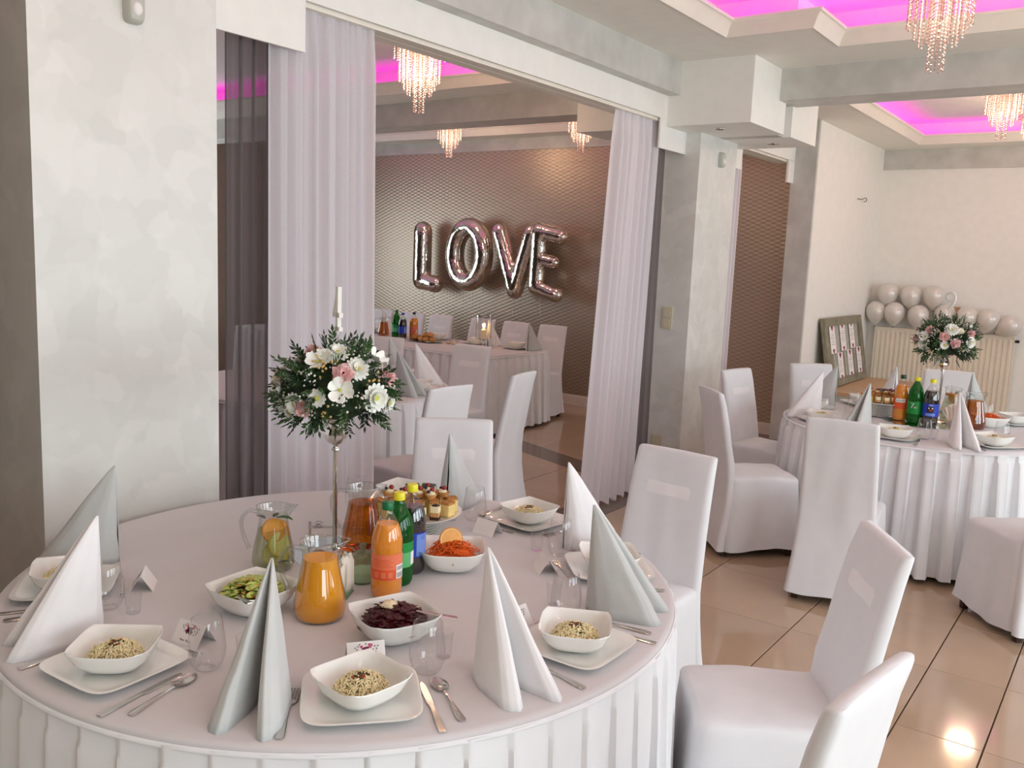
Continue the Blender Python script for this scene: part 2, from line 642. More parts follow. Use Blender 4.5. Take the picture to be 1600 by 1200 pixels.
def tile(x0, x1, y0, y1):
    gx, gy = 0.0028, 0.0016
    wx, wy = x1 - x0 - 2 * gx, y1 - y0 - 2 * gy
    key = (round(wx, 3), round(wy, 3))
    if key not in tile_mesh:
        g = G()
        c = 0.0012
        hx, hy = wx / 2, wy / 2
        lo = [(-hx, -hy, -.007), (hx, -hy, -.007), (hx, hy, -.007), (-hx, hy, -.007)]
        mid = [(x, y, -c) for x, y, _ in lo]
        top = [(x - math.copysign(c, x), y - math.copysign(c, y), 0) for x, y, _ in lo]
        g.loft([lo, mid, top], False, True)
        me = g.mesh('tile')
        me.materials.append(M['floor_tile'])
        tile_mesh[key] = me
    return obj('tile', tile_mesh[key], None, floor, loc=((x0 + x1) / 2, (y0 + y1) / 2, 0))


PITCH_T = 0.598
xs_main = [-2.80, -2.409, -1.811, -1.209, -0.608, -0.312, 0.286, 0.884]
ys_main = [3.406 + PITCH_T * k for k in range(-3, 13)] + [FAR]
for x0, x1 in zip(xs_main, xs_main[1:]):
    for y0, y1 in zip(ys_main, ys_main[1:]):
        tile(x0, x1, y0, y1)
xs_back = [-3.10 - PITCH_T * k for k in range(0, 10)][::-1]
ys_back = [3.406 + PITCH_T * k for k in range(0, 9)] + [BACKWALL]
for x0, x1 in zip(xs_back, xs_back[1:]):
    for y0, y1 in zip(ys_back, ys_back[1:]):
        tile(x0, x1, y0, y1)
g = G()
for (x0, x1, y0, y1) in ((0.884, RIGHT, NEAR, FAR), (-2.80, 0.884, NEAR, ys_main[0]), (LEFT, -3.10, NEAR, ys_back[0]), (LEFT, xs_back[0], ys_back[0], BACKWALL)):
    nx, ny = max(1, round((x1 - x0) / .598)), max(1, round((y1 - y0) / .598))
    for i in range(nx):
        for j in range(ny):
            a, b = x0 + (x1 - x0) * i / nx, x0 + (x1 - x0) * (i + 1) / nx
            c, d = y0 + (y1 - y0) * j / ny, y0 + (y1 - y0) * (j + 1) / ny
            g.box(a + .002, b - .002, c + .002, d - .002, -.007, 0)
tag(obj('outer_tiles', g, M['floor_tile'], floor), kind='stuff')
for k, (y0, y1) in enumerate(((NEAR, 1.36), (2.01, 6.09), (6.77, BACKWALL))):
    struct('trim_%d' % (k + 1), G().box(-3.098, -2.802, y0, y1, -0.004, 0.0), M['dark_stone'])
# dark inlay band across the floor of the back room
d = Vector((0.735, -0.26, 0)).normalized()
n = Vector((-d.y, d.x, 0))
mid = Vector((-4.07, 6.24, 0))
band = Matrix(((d.x, n.x, 0, mid.x), (d.y, n.y, 0, mid.y), (0, 0, 1, 0), (0, 0, 0, 1)))
struct('trim_4', G().box(-2.2, 1.0, -0.135, 0.135, -0.004, 0.0012, band), M['dark_stone'])


# ceiling with recessed coves
def inset(poly, d):
    out = []
    n = len(poly)
    for i in range(n):
        p0, p, p1 = Vector(poly[i - 1]), Vector(poly[i]), Vector(poly[(i + 1) % n])
        e0, e1 = (p - p0).normalized(), (p1 - p).normalized()
        out.append((p.x + d * (-e0.y - e1.y), p.y + d * (e0.x + e1.x)))
    return out


COVES = {
    'main': [(-2.28, 0.75), (-1.76, 0.75), (-1.76, 0.25), (1.7, 0.25), (1.7, 0.75), (2.22, 0.75), (2.22, 5.25), (1.7, 5.25), (1.7, 5.75), (-1.76, 5.75), (-1.76, 5.25), (-2.28, 5.25)],
    'far': [(-2.25, 7.15), (2.2, 7.15), (2.2, 10.44), (-2.25, 10.44)],
    'back_near': [(-9.2, 1.0), (-3.75, 1.0), (-3.75, 5.86), (-9.2, 5.86)],
    'back_far': [(-9.2, 7.0), (-3.75, 7.0), (-3.75, 8.3), (-9.2, 8.3)],
}
import bmesh
bm = bmesh.new()


def loop(pts):
    vs = [bm.verts.new((x, y, CEIL)) for x, y in pts]
    return [bm.edges.new((vs[i], vs[(i + 1) % len(vs)])) for i in range(len(vs))]


edges = loop([(LEFT, NEAR), (RIGHT, NEAR), (RIGHT, FAR), (LEFT, FAR)])
for p in COVES.values():
    edges += loop(p)
bmesh.ops.triangle_fill(bm, edges=edges, use_beauty=True)
me = bpy.data.meshes.new('ceiling')
bm.to_mesh(me)
bm.free()
me.materials.append(M['ceiling_paint'])
ceiling = struct('ceiling', me, None)
TOPZ = 3.27
for key, poly in COVES.items():
    wide = inset(poly, -0.15)
    g = G().loft([[(x, y, z) for x, y in wide] for z in (CEIL, TOPZ)], False, True)
    obj('recess', g, M['cove_paint'], ceiling)
    prof = [(-0.012, CEIL - .004), (0.0, CEIL - .006), (0.012, CEIL + .012), (0.026, CEIL + .045), (0.046, CEIL + .066), (0.05, CEIL + .072), (0.058, CEIL + .074), (0.06, CEIL + .090), (0.045, CEIL + .090), (0.0, CEIL + .03), (-0.012, CEIL + .0)]
    rings = [[(x, y, z) for x, y in inset(poly, dd)] for dd, z in prof]
    obj('crown_molding', G().loft(rings, False, False), M['molding'], ceiling, smooth=50)
    led = [[(x, y, z) for x, y in inset(poly, dd)] for dd, z in ((-0.045, CEIL + .02), (-0.03, CEIL + .02), (-0.03, CEIL + .03), (-0.045, CEIL + .03))]
    led.append(led[0])
    obj('led_strip', G().loft(led, False, False), M['led_magenta'], ceiling)

# walls
g = G()
prev = NEAR
for y0, y1 in RIGHT_WINDOWS:
    g.box(RIGHT, RIGHT + .25, prev, y0, 0, CEIL)
    g.box(RIGHT, RIGHT + .25, y0, y1, 0, 0.6)
    g.box(RIGHT, RIGHT + .25, y0, y1, 2.5, CEIL)
    prev = y1
g.box(RIGHT, RIGHT + .25, prev, FAR, 0, CEIL)
struct('wall_right', g, M['unseen_wall'])
g = G().box(LEFT, -2.1, NEAR - .2, NEAR, 0, CEIL).box(.9, RIGHT, NEAR - .2, NEAR, 0, CEIL).box(-2.1, .9, NEAR - .2, NEAR, 0, .7).box(-2.1, .9, NEAR - .2, NEAR, 2.5, CEIL)
g.box(-2.1, .9, NEAR - .2, NEAR, .7, 2.5)
struct('wall_near', g, M['unseen_wall'])
struct('wall_far', G().box(-2.92, RIGHT, FAR, FAR + .2, 0, CEIL), M['white_paint'])
struct('wall_return', G().box(-2.92, -2.70, 8.50, FAR, 0, CEIL), M['white_paint'])
struct('trim_5', G().box(-2.925, -2.695, 8.455, 8.50, 0, CEIL), M['beam_grey'])
struct('wall_lattice', G().box(LEFT, -2.92, BACKWALL, BACKWALL + .2, 0, CEIL), M['lattice'])
g = G().box(LEFT - .2, LEFT, NEAR, 4.1, 0, CEIL).box(LEFT - .2, LEFT, 7.1, BACKWALL, 0, CEIL).box(LEFT - .2, LEFT, 4.1, 7.1, 0, .6).box(LEFT - .2, LEFT, 4.1, 7.1, 2.4, CEIL)
struct('wall_left', g, M['unseen_wall'])
struct('wall_partition', G().box(-3.10, -2.90, NEAR, 0.1, 0, CEIL), M['white_paint'])
struct('baseboard_lattice', G().box(LEFT, -2.92, BACKWALL - .022, BACKWALL, 0, 0.10).box(LEFT, -2.92, BACKWALL - .014, BACKWALL, .10, .115), M['baseboard'])
struct('baseboard_far', G().box(-2.70, RIGHT, FAR - .02, FAR, 0, 0.09), M['baseboard'])
struct('baseboard_return', G().box(-2.70, -2.68, 8.5, FAR - .02, 0, 0.09), M['baseboard'])
# beams
struct('beam_cross', G().box(LEFT, RIGHT, 6.26, 6.575, 2.825, CEIL), M['beam_grey'])
struct('beam_curtain', G().box(-3.10, -2.81, NEAR, 5.76, 2.815, CEIL), M['beam_grey'])
struct('beam_curtain', G().box(-3.10, -2.81, 6.575, 8.455, 2.815, CEIL), M['beam_grey'])
struct('beam_far', G().box(-2.70, RIGHT, FAR - .035, FAR, 2.82, CEIL), M['beam_grey'])
struct('beam_lattice', G().box(LEFT, -2.92, BACKWALL - .03, BACKWALL, 2.90, CEIL), M['beam_grey'])
# columns
struct('column_front', G().box(-3.20, -2.785, 1.358, 2.012, 0, 2.815), M['pearl_plaster'])
struct('column_middle', G().box(-3.20, -2.785, 6.09, 6.77, 0, 2.825), M['pearl_plaster'])
# white boxed soffits around the column head, with sunk spotlights
struct('soffit_box', G().box(-2.91, -2.292, 5.76, 6.395, 2.61, 2.825).box(-2.91, -2.292, 5.76, 6.26, 2.825, CEIL), M['white_paint'])
struct('soffit_box', G().box(-2.91, -2.283, 6.52, 7.09, 2.61, 2.825).box(-2.91, -2.283, 6.575, 7.09, 2.825, CEIL), M['white_paint'])
struct('soffit_core', G().box(-2.91, -2.34, 6.395, 6.52, 2.6105, 2.825), M['beam_grey'])
struct('soffit_box', G().box(-3.66, -3.10, 5.80, 6.26, 2.61, CEIL), M['white_paint'])


# white fascia boards over the openings: high in the middle, lower at both ends
def fascia(y0, y1, d0, d1, x=-2.90):
    pts = [(y0, 2.815), (y0, 2.457), (y0 + d0, 2.457), (y0 + d0, 2.658), (y1 - d1, 2.658), (y1 - d1, 2.457), (y1, 2.457), (y1, 2.815)]
    g = G().loft([[(x - .012, y, z) for y, z in pts], [(x, y, z) for y, z in pts]])
    return g


struct('fascia_board', fascia(2.012, 6.09, 0.505, 0.42), M['white_paint'])
struct('fascia_board', fascia(6.77, 8.455, 0.40, 0.0).box(-2.92, -2.90, 8.30, 8.455, 2.457, 2.66), M['white_paint'])
for y0, y1 in ((2.012, 6.09), (6.77, 8.455)):
    g = G().box(-2.99, -2.925, y0, y1, 2.640, 2.668).box(-3.07, -3.0, y0, y1, 2.640, 2.668)
    tag(obj('curtain_rail', g, M['molding']), 'white double curtain rail under the %s fascia board' % ('long front' if y0 < 3 else 'short rear'), 'curtain rail', 'curtain rails')


# ---------------------------------------------------------------- curtains
def curtain(name, label, top, bottom, z0, z1, x_top, x_bot, folds, amp, material, seed, group):
    rnd = random.Random(seed)
    ph = [rnd.uniform(0, 6.28) for _ in range(4)]
    N, K = folds * 12, 26
    rows = []
    for k in range(K + 1):
        t = k / K
        z = z0 + (z1 - z0) * (1 - t)
        row = []
        for i in range(N + 1):
            s = i / N
            y = (top[0] + (top[1] - top[0]) * s) * (1 - t ** 1.1) + (bottom[0] + (bottom[1] - bottom[0]) * s) * t ** 1.1
            gather = min(1, t * 14)
            a = amp * (0.45 + 0.55 * gather)
            wv = math.sin(2 * PI * folds * s + ph[0] + 0.5 * math.sin(2 * PI * s * 2 + ph[1] + 0.8 * t))
            wv += 0.35 * math.sin(2 * PI * folds * 2.3 * s + ph[2] + t * 0.7)
            wv = math.copysign(abs(wv) ** 0.8, wv)
            x = x_top + (x_bot - x_top) * t ** 1.5 + a * wv
            if gather < 1:
                x += (1 - gather) * 0.012 * math.sin(2 * PI * folds * 4 * s)
            y += 0.35 * amp * math.cos(2 * PI * folds * s + ph[0]) * t
            zz = z + (0.012 * math.sin(2 * PI * folds * s + ph[3]) if k == K else 0)
            row.append((x, y, zz))
        rows.append(row)
    o = obj(name, G().loft(rows, False, False, False), material, smooth=180)
    return tag(o, label, 'curtain', group)


WG, GG = 'white curtains of the openings', 'grey sheer curtains of the openings'
curtain('white_curtain', 'long white curtain gathered beside the pale front column', (2.36, 2.955), (2.36, 3.00), 0.02, 2.66, -2.965, -2.955, 7, 0.026, M['curtain_white'], 3, WG)
curtain('white_curtain', 'long white curtain right of the foil letter balloons', (5.17, 5.76), (4.93, 5.62), 0.015, 2.66, -2.965, -2.93, 6, 0.030, M['curtain_white'], 5, WG)
curtain('white_curtain', 'narrow white curtain behind the middle column with motion sensor', (6.82, 7.30), (6.82, 7.26), 0.02, 2.66, -2.965, -2.955, 5, 0.026, M['curtain_white'], 8, WG)
curtain('grey_curtain', 'dark grey sheer curtain between front column and white curtain', (2.25, 2.52), (2.24, 2.50), 0.02, 2.655, -3.055, -3.05, 4, 0.022, M['curtain_grey'], 9, GG)
curtain('grey_curtain', 'dark grey sheer curtain beside the middle column', (5.66, 6.06), (5.66, 6.06), 0.02, 2.655, -3.055, -3.05, 4, 0.022, M['curtain_grey'], 10, GG)

# ---------------------------------------------------------------- small fittings
for (x, y, z, lab) in ((-2.60, 5.98, 2.61, 'round recessed spotlight in the front white soffit box'), (-2.52, 6.83, 2.61, 'round recessed spotlight in the rear white soffit box'), (-3.42, 6.02, 2.61, 'round recessed spotlight in the back room soffit box')):
    t = thing('recessed_spotlight', lab, 'spotlight', (x, y, z), 0, 'spotlights in the white soffit boxes')
    obj('trim_ring', G().lathe([(0.030, -.001), (0.034, -.006), (0.045, -.006), (0.047, 0.0)], 24), M['steel'], t, smooth=40)
    obj('lamp', G().lathe([(0.030, -.001), (0.0, -.001)], 24), M['dark_metal'], t)


pbr('sensor_grey', (190, 190, 180), 0.4, var=0.02)


def motion_sensor(y, z, label):
    t = thing('motion_sensor', label, 'sensor', (-2.785, y, z), 0, 'motion sensors on the columns')
    g = G().loft([[(x, p[0], p[1]) for p in [(q[0], q[1]) for q in squircle(hw, hh, 5, 24)]] for x, hw, hh in ((0, .031, .056), (.02, .031, .056), (.034, .026, .05), (.038, .02, .044))], True, True)
    obj('housing', g, M['sensor_grey'], t, smooth=40)
    obj('lens', G().ball((0.034, 0, -0.012), .012, .018, .022, 12, 8), M['paper_white'], t, smooth=180)


motion_sensor(1.692, 2.424, 'white motion sensor high on the pale front column')
motion_sensor(6.454, 2.454, 'white motion sensor high on the middle column')

t = thing('light_switch', 'beige double light switch on the middle column', 'switch', (-2.955, 6.09, 1.262))
for dz in (-.042, .042):
    p = obj('switch_plate', G().loft([[(x, y, z + dz) for x, z, y in [(q[0], q[1], yy) for q in squircle(.041, .041, 9, 24)]] for yy in (0, -.009, -.011)][::-1], True, True), M['plastic_beige'], t, smooth=30)
    obj('rocker', G().box(-.026, .026, -.015, -.010, dz - .028, dz + .028), M['plastic_beige'], p)
t = thing('power_socket', 'beige power socket low on the middle column', 'socket', (-2.978, 6.09, 0.322))
obj('plate', G().box(-.041, .041, -.010, 0, -.041, .041), M['plastic_beige'], t)
obj('outlet', G().lathe([(0.0, -.0105), (.021, -.0105), (.024, -.012), (.026, -.0105)], 20, M=Matrix.Rotation(-PI / 2, 4, 'X') @ Matrix.Scale(-1, 4, (0, 0, 1))), M['dark_metal'], t)

pts = [(-2.698, 9.93, 2.425), (-2.67, 9.98, 2.42), (-2.655, 10.03, 2.435), (-2.65, 10.07, 2.445), (-2.65, 10.11, 2.43), (-2.66, 10.13, 2.41), (-2.655, 10.08, 2.405), (-2.65, 10.0, 2.40)]
tag(obj('cable_end', G().tube(pts, .004, 6), M['dark_metal'], smooth=180), 'loose bare cable end sticking out of the white wall', 'cable')

# ---------------------------------------------------------------- radiator and silver balloons
rad = thing('radiator', 'cream ribbed panel radiator on the far wall', 'radiator', (-1.88, 10.81, 0.0))
obj('panel', G().box(-.705, .705, -.035, .05, .13, 1.03), M['radiator_white'], rad)
obj('top_grille', G().box(-.71, .71, -.045, .06, 1.03, 1.042), M['radiator_white'], rad)
obj('side_cover', G().box(-.712, -.705, -.04, .06, .13, 1.03), M['radiator_white'], rad)
obj('side_cover', G().box(.705, .712, -.04, .06, .13, 1.03), M['radiator_white'], rad)
rib = G().loft([[(x, y, z) for x, y in ((-.017, 0), (-.010, -.016), (.010, -.016), (.017, 0))] for z in (.16, 1.0)], True, True, True).mesh('rib', 30)
rib.materials.append(M['radiator_white'])
for k in range(27):
    obj('rib', rib, None, rad, loc=(-.672 + k * .0517, -.033, 0))
obj('valve', G().lathe([(.0, 0), (.016, 0), (.016, .04), (.0, .04)], 12, M=Matrix.Translation((.715, -.02, .99)) @ Matrix.Rotation(PI / 2, 4, 'Y')), M['plastic_black'], rad)
for x in (-.55, .55):
    obj('wall_bracket', G().box(x - .02, x + .02, .05, .08, .3, .9), M['radiator_white'], rad)
for x in (.64, .60):
    obj('pipe', G().tube([(x, .02, .14), (x, .02, 0.0)], .009, 8), M['radiator_white'], rad)
tag(obj('cardboard_card', G().box(-1.81, -1.73, 10.80, 10.81, 1.042, 1.315), M['oak']), 'tan cardboard piece standing among the silver balloons', 'cardboard')

prof = [(0.0, .118), (.03, .1145), (.06, .102), (.085, .082), (.104, .052), (.112, .018), (.110, -.02), (.098, -.06), (.076, -.095), (.05, -.122), (.026, -.142), (.009, -.154), (.006, -.158)]
bal_root = thing('balloon', 'x', 'balloon', group='silver balloons over the radiator')
obj('skin', G().lathe(prof[::-1], 28), M['latex'], bal_root, smooth=180)
obj('knot', G().lathe([(.0, -.172), (.012, -.17), (.006, -.16), (.005, -.156)], 10), M['latex_dark'], bal_root, smooth=60)
balloon = proto(bal_root)
for (x, z, ys, tx, lab) in (
        (-2.48, 1.425, 10.74, 0, 'silver balloon at the left end of the upper row'),
        (-2.236, 1.410, 10.74, 0, 'silver balloon in the middle of the upper row'),
        (-1.998, 1.424, 10.74, 0, 'silver balloon at the right end of the upper row'),
        (-2.586, 1.215, 10.72, 0, 'silver balloon at the far left of the lower row'),
        (-2.384, 1.215, 10.70, 0, 'silver balloon second from left in the lower row'),
        (-2.131, 1.200, 10.70, 0, 'silver balloon third in the lower row left of the bouquet'),
        (-1.868, 1.225, 10.74, 0, 'silver balloon half hidden behind the bouquet top'),
        (-1.64, 1.212, 10.70, .1, 'silver balloon just right of the bouquet on the radiator'),
        (-1.43, 1.205, 10.70, .25, 'silver balloon second from the right end of the row'),
        (-1.225, 1.155, 10.72, 1.0, 'tilted silver balloon at the right end of the radiator')):
    b = balloon.place((x, ys, z), 0, lab)
    b.rotation_euler = (0, tx, 0)

# ---------------------------------------------------------------- seating board on a low bench
ben = thing('bench', 'low beige bench under the framed board by the wall', 'bench', (-2.22, 9.75, 0))
obj('bench_top', G().box(-.44, .42, -.95, .62, .455, .49), M['oak'], ben)
for x in (-.38, .36):
    for y in (-.88, .55):
        obj('leg', G().box(x - .025, x + .025, y - .025, y + .025, 0, .455), M['oak'], ben)
brd = thing('seating_board', 'weathered wooden frame with six white guest list cards', 'board')
ey = Vector((-.13, 0, .69)).normalized()
ex = Vector((0, 1, 0))
ez = ex.cross(ey)
brd.matrix_world = Matrix(((ex.x, ey.x, ez.x, -2.545), (ex.y, ey.y, ez.y, 8.93), (ex.z, ey.z, ez.z, .492), (0, 0, 0, 1)))
W_, H_ = 1.36, .70
obj('back_panel', G().box(.03, W_ - .03, .03, H_ - .03, .0, .012), M['board_back'], brd)
for nm, a in (('frame_rail', (0, W_, 0, .075)), ('frame_rail', (0, W_, H_ - .085, H_)), ('frame_stile', (0, .10, .075, H_ - .085)), ('frame_stile', (W_ - .12, W_, .075, H_ - .085))):
    obj(nm, G().box(a[0], a[1], a[2], a[3], -.005, .035), M['weathered_wood'], brd)
for k in range(6):
    u = .15 + k * .19
    obj('plank', G().box(u, u + .11, .05, H_ - .06, .012, .018), M['board_back'] if k % 2 else M['weathered_wood'], brd)


def heart(cx, cy, s, flip=1):
    pts = []
    for i in range(16):
        a = 2 * PI * i / 16
        pts.append((cx + s * 16 * math.sin(a) ** 3 / 17, cy + flip * s * (13 * math.cos(a) - 5 * math.cos(2 * a) - 2 * math.cos(3 * a) - math.cos(4 * a)) / 17))
    return pts


for k, (u, v0, v1) in enumerate(((.265, .335, .625), (.625, .345, .635), (.965, .355, .645), (.465, .055, .335), (.82, .06, .345), (1.165, .075, .355))):
    c = obj('list_card', G().box(u - .088, u + .088, v0, v1, .022, .025), M['paper_white'], brd)
    obj('heart', G().prism(heart(u, v1 - .028, .036), .0252, .0272), M['heart_red'], c)
    obj('heart', G().prism(heart(u, v0 + .026, .030), .0252, .0272), M['heart_red'], c)
    g = G()
    for j in range(6):
        wd = .03 + .02 * ((j * 7 + k) % 3)
        g.box(u - wd, u + wd, v1 - .085 - j * .022, v1 - .089 - j * .022, .0252, .0256)
    obj('list_lines', g, M['print_ink'], c)


# ---------------------------------------------------------------- foil letter balloons on the lattice wall
def stroke(g, pts, r, n=14):
    g.tube([(x, 0, z) for x, z in pts], r, n)
    for x, z in (pts[0], pts[-1]):
        g.ball((x, 0, z), r, r * .95, r, 14, 10)


YL = 8.44
LET = []
g = G()
stroke(g, [(0, .62), (0, .0)], .118)
stroke(g, [(0, .0), (.225, -.035)], .108)
LET.append(('L', g, (-7.515, YL, 1.318), [(.03, -.09, .95), (.2, -.11, 1.0)], 'silver foil letter L balloon, first of the word LOVE'))
g = G()
stroke(g, [(.225 * math.cos(2 * PI * i / 40), .325 * math.sin(2 * PI * i / 40)) for i in range(41)], .118)
LET.append(('O', g, (-6.768, YL, 1.666), [(.08, -.43, 1.0)], 'silver foil letter O balloon, second of the word LOVE'))
g = G()
stroke(g, [(-.255, .70), (-.01, .02)], .100)
stroke(g, [(.20, .69), (.0, .02)], .096)
LET.append(('V', g, (-6.06, YL, 1.255), [(-.03, -.07, .98), (.05, -.07, 1.1)], 'silver foil letter V balloon, third of the word LOVE'))
g = G()
stroke(g, [(0.0, .63), (-.02, .0)], .096)
stroke(g, [(0.0, .63), (.28, .575)], .092)
stroke(g, [(-.01, .32), (.20, .285)], .075)
stroke(g, [(-.02, .0), (.25, -.075)], .090)
LET.append(('E', g, (-5.735, YL - .02, 1.335), [(.05, -.07, 1.0)], 'silver foil letter E balloon, last of the word LOVE'))
for ch, g, loc, strings, lab in LET:
    t = thing('foil_letter_balloon', lab, 'balloon', loc, 0, 'foil letters spelling LOVE')
    o = obj('foil_skin', g, M['foil'], t)
    rm = o.modifiers.new('join', 'REMESH')
    rm.mode = 'VOXEL'
    rm.voxel_size = .016
    rm.use_smooth_shade = True
    sm = o.modifiers.new('soften', 'SMOOTH')
    sm.factor, sm.iterations = .5, 5
    for x, z, zend in strings:
        obj('hanging_string', G().tube([(x, 0, z), (x - .01, .0, (z + zend - loc[2]) / 2), (x + .01, 0, zend - loc[2])], .0022, 5), M['string'], t)


# ---------------------------------------------------------------- crystal chandeliers
strand_mesh = {}


def strand(n_beads, step):
    if (n_beads, step) not in strand_mesh:
        g = G()
        for i in range(n_beads):
            r = .0075 if i % 2 == 0 else .0058
            z = -i * step
            g.add([(r, 0, z), (0, r, z), (-r, 0, z), (0, -r, z), (0, 0, z + step * .52), (0, 0, z - step * .52)],
                  [(0, 1, 4), (1, 2, 4), (2, 3, 4), (3, 0, 4), (1, 0, 5), (2, 1, 5), (3, 2, 5), (0, 3, 5)])
        me = g.mesh('crystal_strand')
        me.materials.append(M['crystal'])
        strand_mesh[(n_beads, step)] = me
    return strand_mesh[(n_beads, step)]


def chandelier(x, y, label, s=1.0, lit=True, power=14):
    t = thing('crystal_chandelier', label, 'chandelier', (x, y, TOPZ), 0, 'crystal chandeliers')
    obj('ceiling_plate', G().lathe([(0, 0), (.19 * s, 0), (.19 * s, -.02), (.17 * s, -.035), (0, -.035)], 36), M['chrome'], t, smooth=40)
    step = .0165
    for r, cnt, z0, z1 in ((.180, 16, .04, .30), (.142, 22, .06, .44), (.110, 14, .08, .50), (.086, 14, .10, .535), (.037, 7, .10, .645)):
        ring = [(r * s * math.cos(2 * PI * k / 40), r * s * math.sin(2 * PI * k / 40), -z0) for k in range(41)]
        obj('ring', G().tube(ring, .004, 6, caps=False), M['chrome'], t, smooth=180)
        nb = int((z1 - z0) * s / step)
        for k in range(cnt):
            a = 2 * PI * (k + .5 * (cnt % 3)) / cnt
            obj('crystal_strand', strand(nb, step), None, t, loc=(r * s * math.cos(a), r * s * math.sin(a), -z0 - .004), rz=a)
    for k in range(3):
        a = 2 * PI * k / 3 + .4
        c = (.055 * s * math.cos(a), .055 * s * math.sin(a), -.13)
        obj('bulb', G().ball(c, .018, .018, .026, 10, 8), M['bulb_warm'] if lit else M['paper_white'], t, smooth=180)
    if lit:
        d = bpy.data.lights.new('chandelier_light', 'POINT')
        d.energy, d.color, d.shadow_soft_size = power, (1.0, .76, .52), .13
        lo = bpy.data.objects.new('chandelier_light', d)
        lo.parent = t
        lo.location = (0, 0, -.36)
        COL.objects.link(lo)


chandelier(-0.99, 4.75, 'crystal chandelier under the pink ceiling cove at top right', 1.0, True, 8)
chandelier(-4.30, 4.75, 'brightly lit crystal chandelier in the back room above the letter L', 1.0, True, 34)
chandelier(-6.38, 7.55, 'small crystal chandelier above the letter O balloon', .90, True, 14)
chandelier(-4.71, 7.55, 'small crystal chandelier above the letter E balloon', .90, True, 14)
chandelier(-1.45, 0.62, 'added unseen crystal chandelier beside the front column, left of the photographer', 1.0, True, 13)  # unseen lamp, added for warm light on the front column's near face
chandelier(1.0, 4.75, 'added unseen crystal chandelier of the pink cove, outside the right picture edge', 1.0, True, 20)  # out of view, added to give the room more warm light
chandelier(-0.75, 1.65, 'added unseen crystal chandelier above the near table', 1.0, True, 6)  # unseen, added for a little warm light from overhead
chandelier(0.9, 0.9, 'added unseen crystal chandelier above the photographer', 1.0, True, 12)  # unseen lamp put in for warm light from the camera side
chandelier(-1.10, 7.75, 'crystal chandelier over the right table, beyond the cross beam', .90, True, 16)
chandelier(-1.06, 9.3, 'farthest crystal chandelier, cut by the right picture edge', .72, True, 20)


# ---------------------------------------------------------------- covered chairs
def rrect(hx, hy, r, N, z, cx=0, cy=0):
    """rounded rectangle sampled evenly along its outline"""
    segs = [2 * (hy - r), PI * r / 2, 2 * (hx - r), PI * r / 2] * 2
    L = sum(segs)
    cs = [(hx, 0), (hx - r, hy - r), (0, hy), (-hx + r, hy - r), (-hx, 0), (-hx + r, -hy + r), (0, -hy), (hx - r, -hy + r)]
    out = []
    for i in range(N):
        s = L * i / N
        for k in range(8):
            if s <= segs[k] or k == 7:
                break
            s -= segs[k]
        if k % 2:
            a = (k // 2) * PI / 2 + s / r
            p = (cs[k][0] + r * math.cos(a), cs[k][1] + r * math.sin(a))
        else:
            n = [(1, 0), (0, 1), (-1, 0), (0, -1)][k // 2]
            p = (cs[k][0] - n[1] * (s - segs[k] / 2), cs[k][1] + n[0] * (s - segs[k] / 2))
        out.append((cx + p[0], cy + p[1], z))
    return out


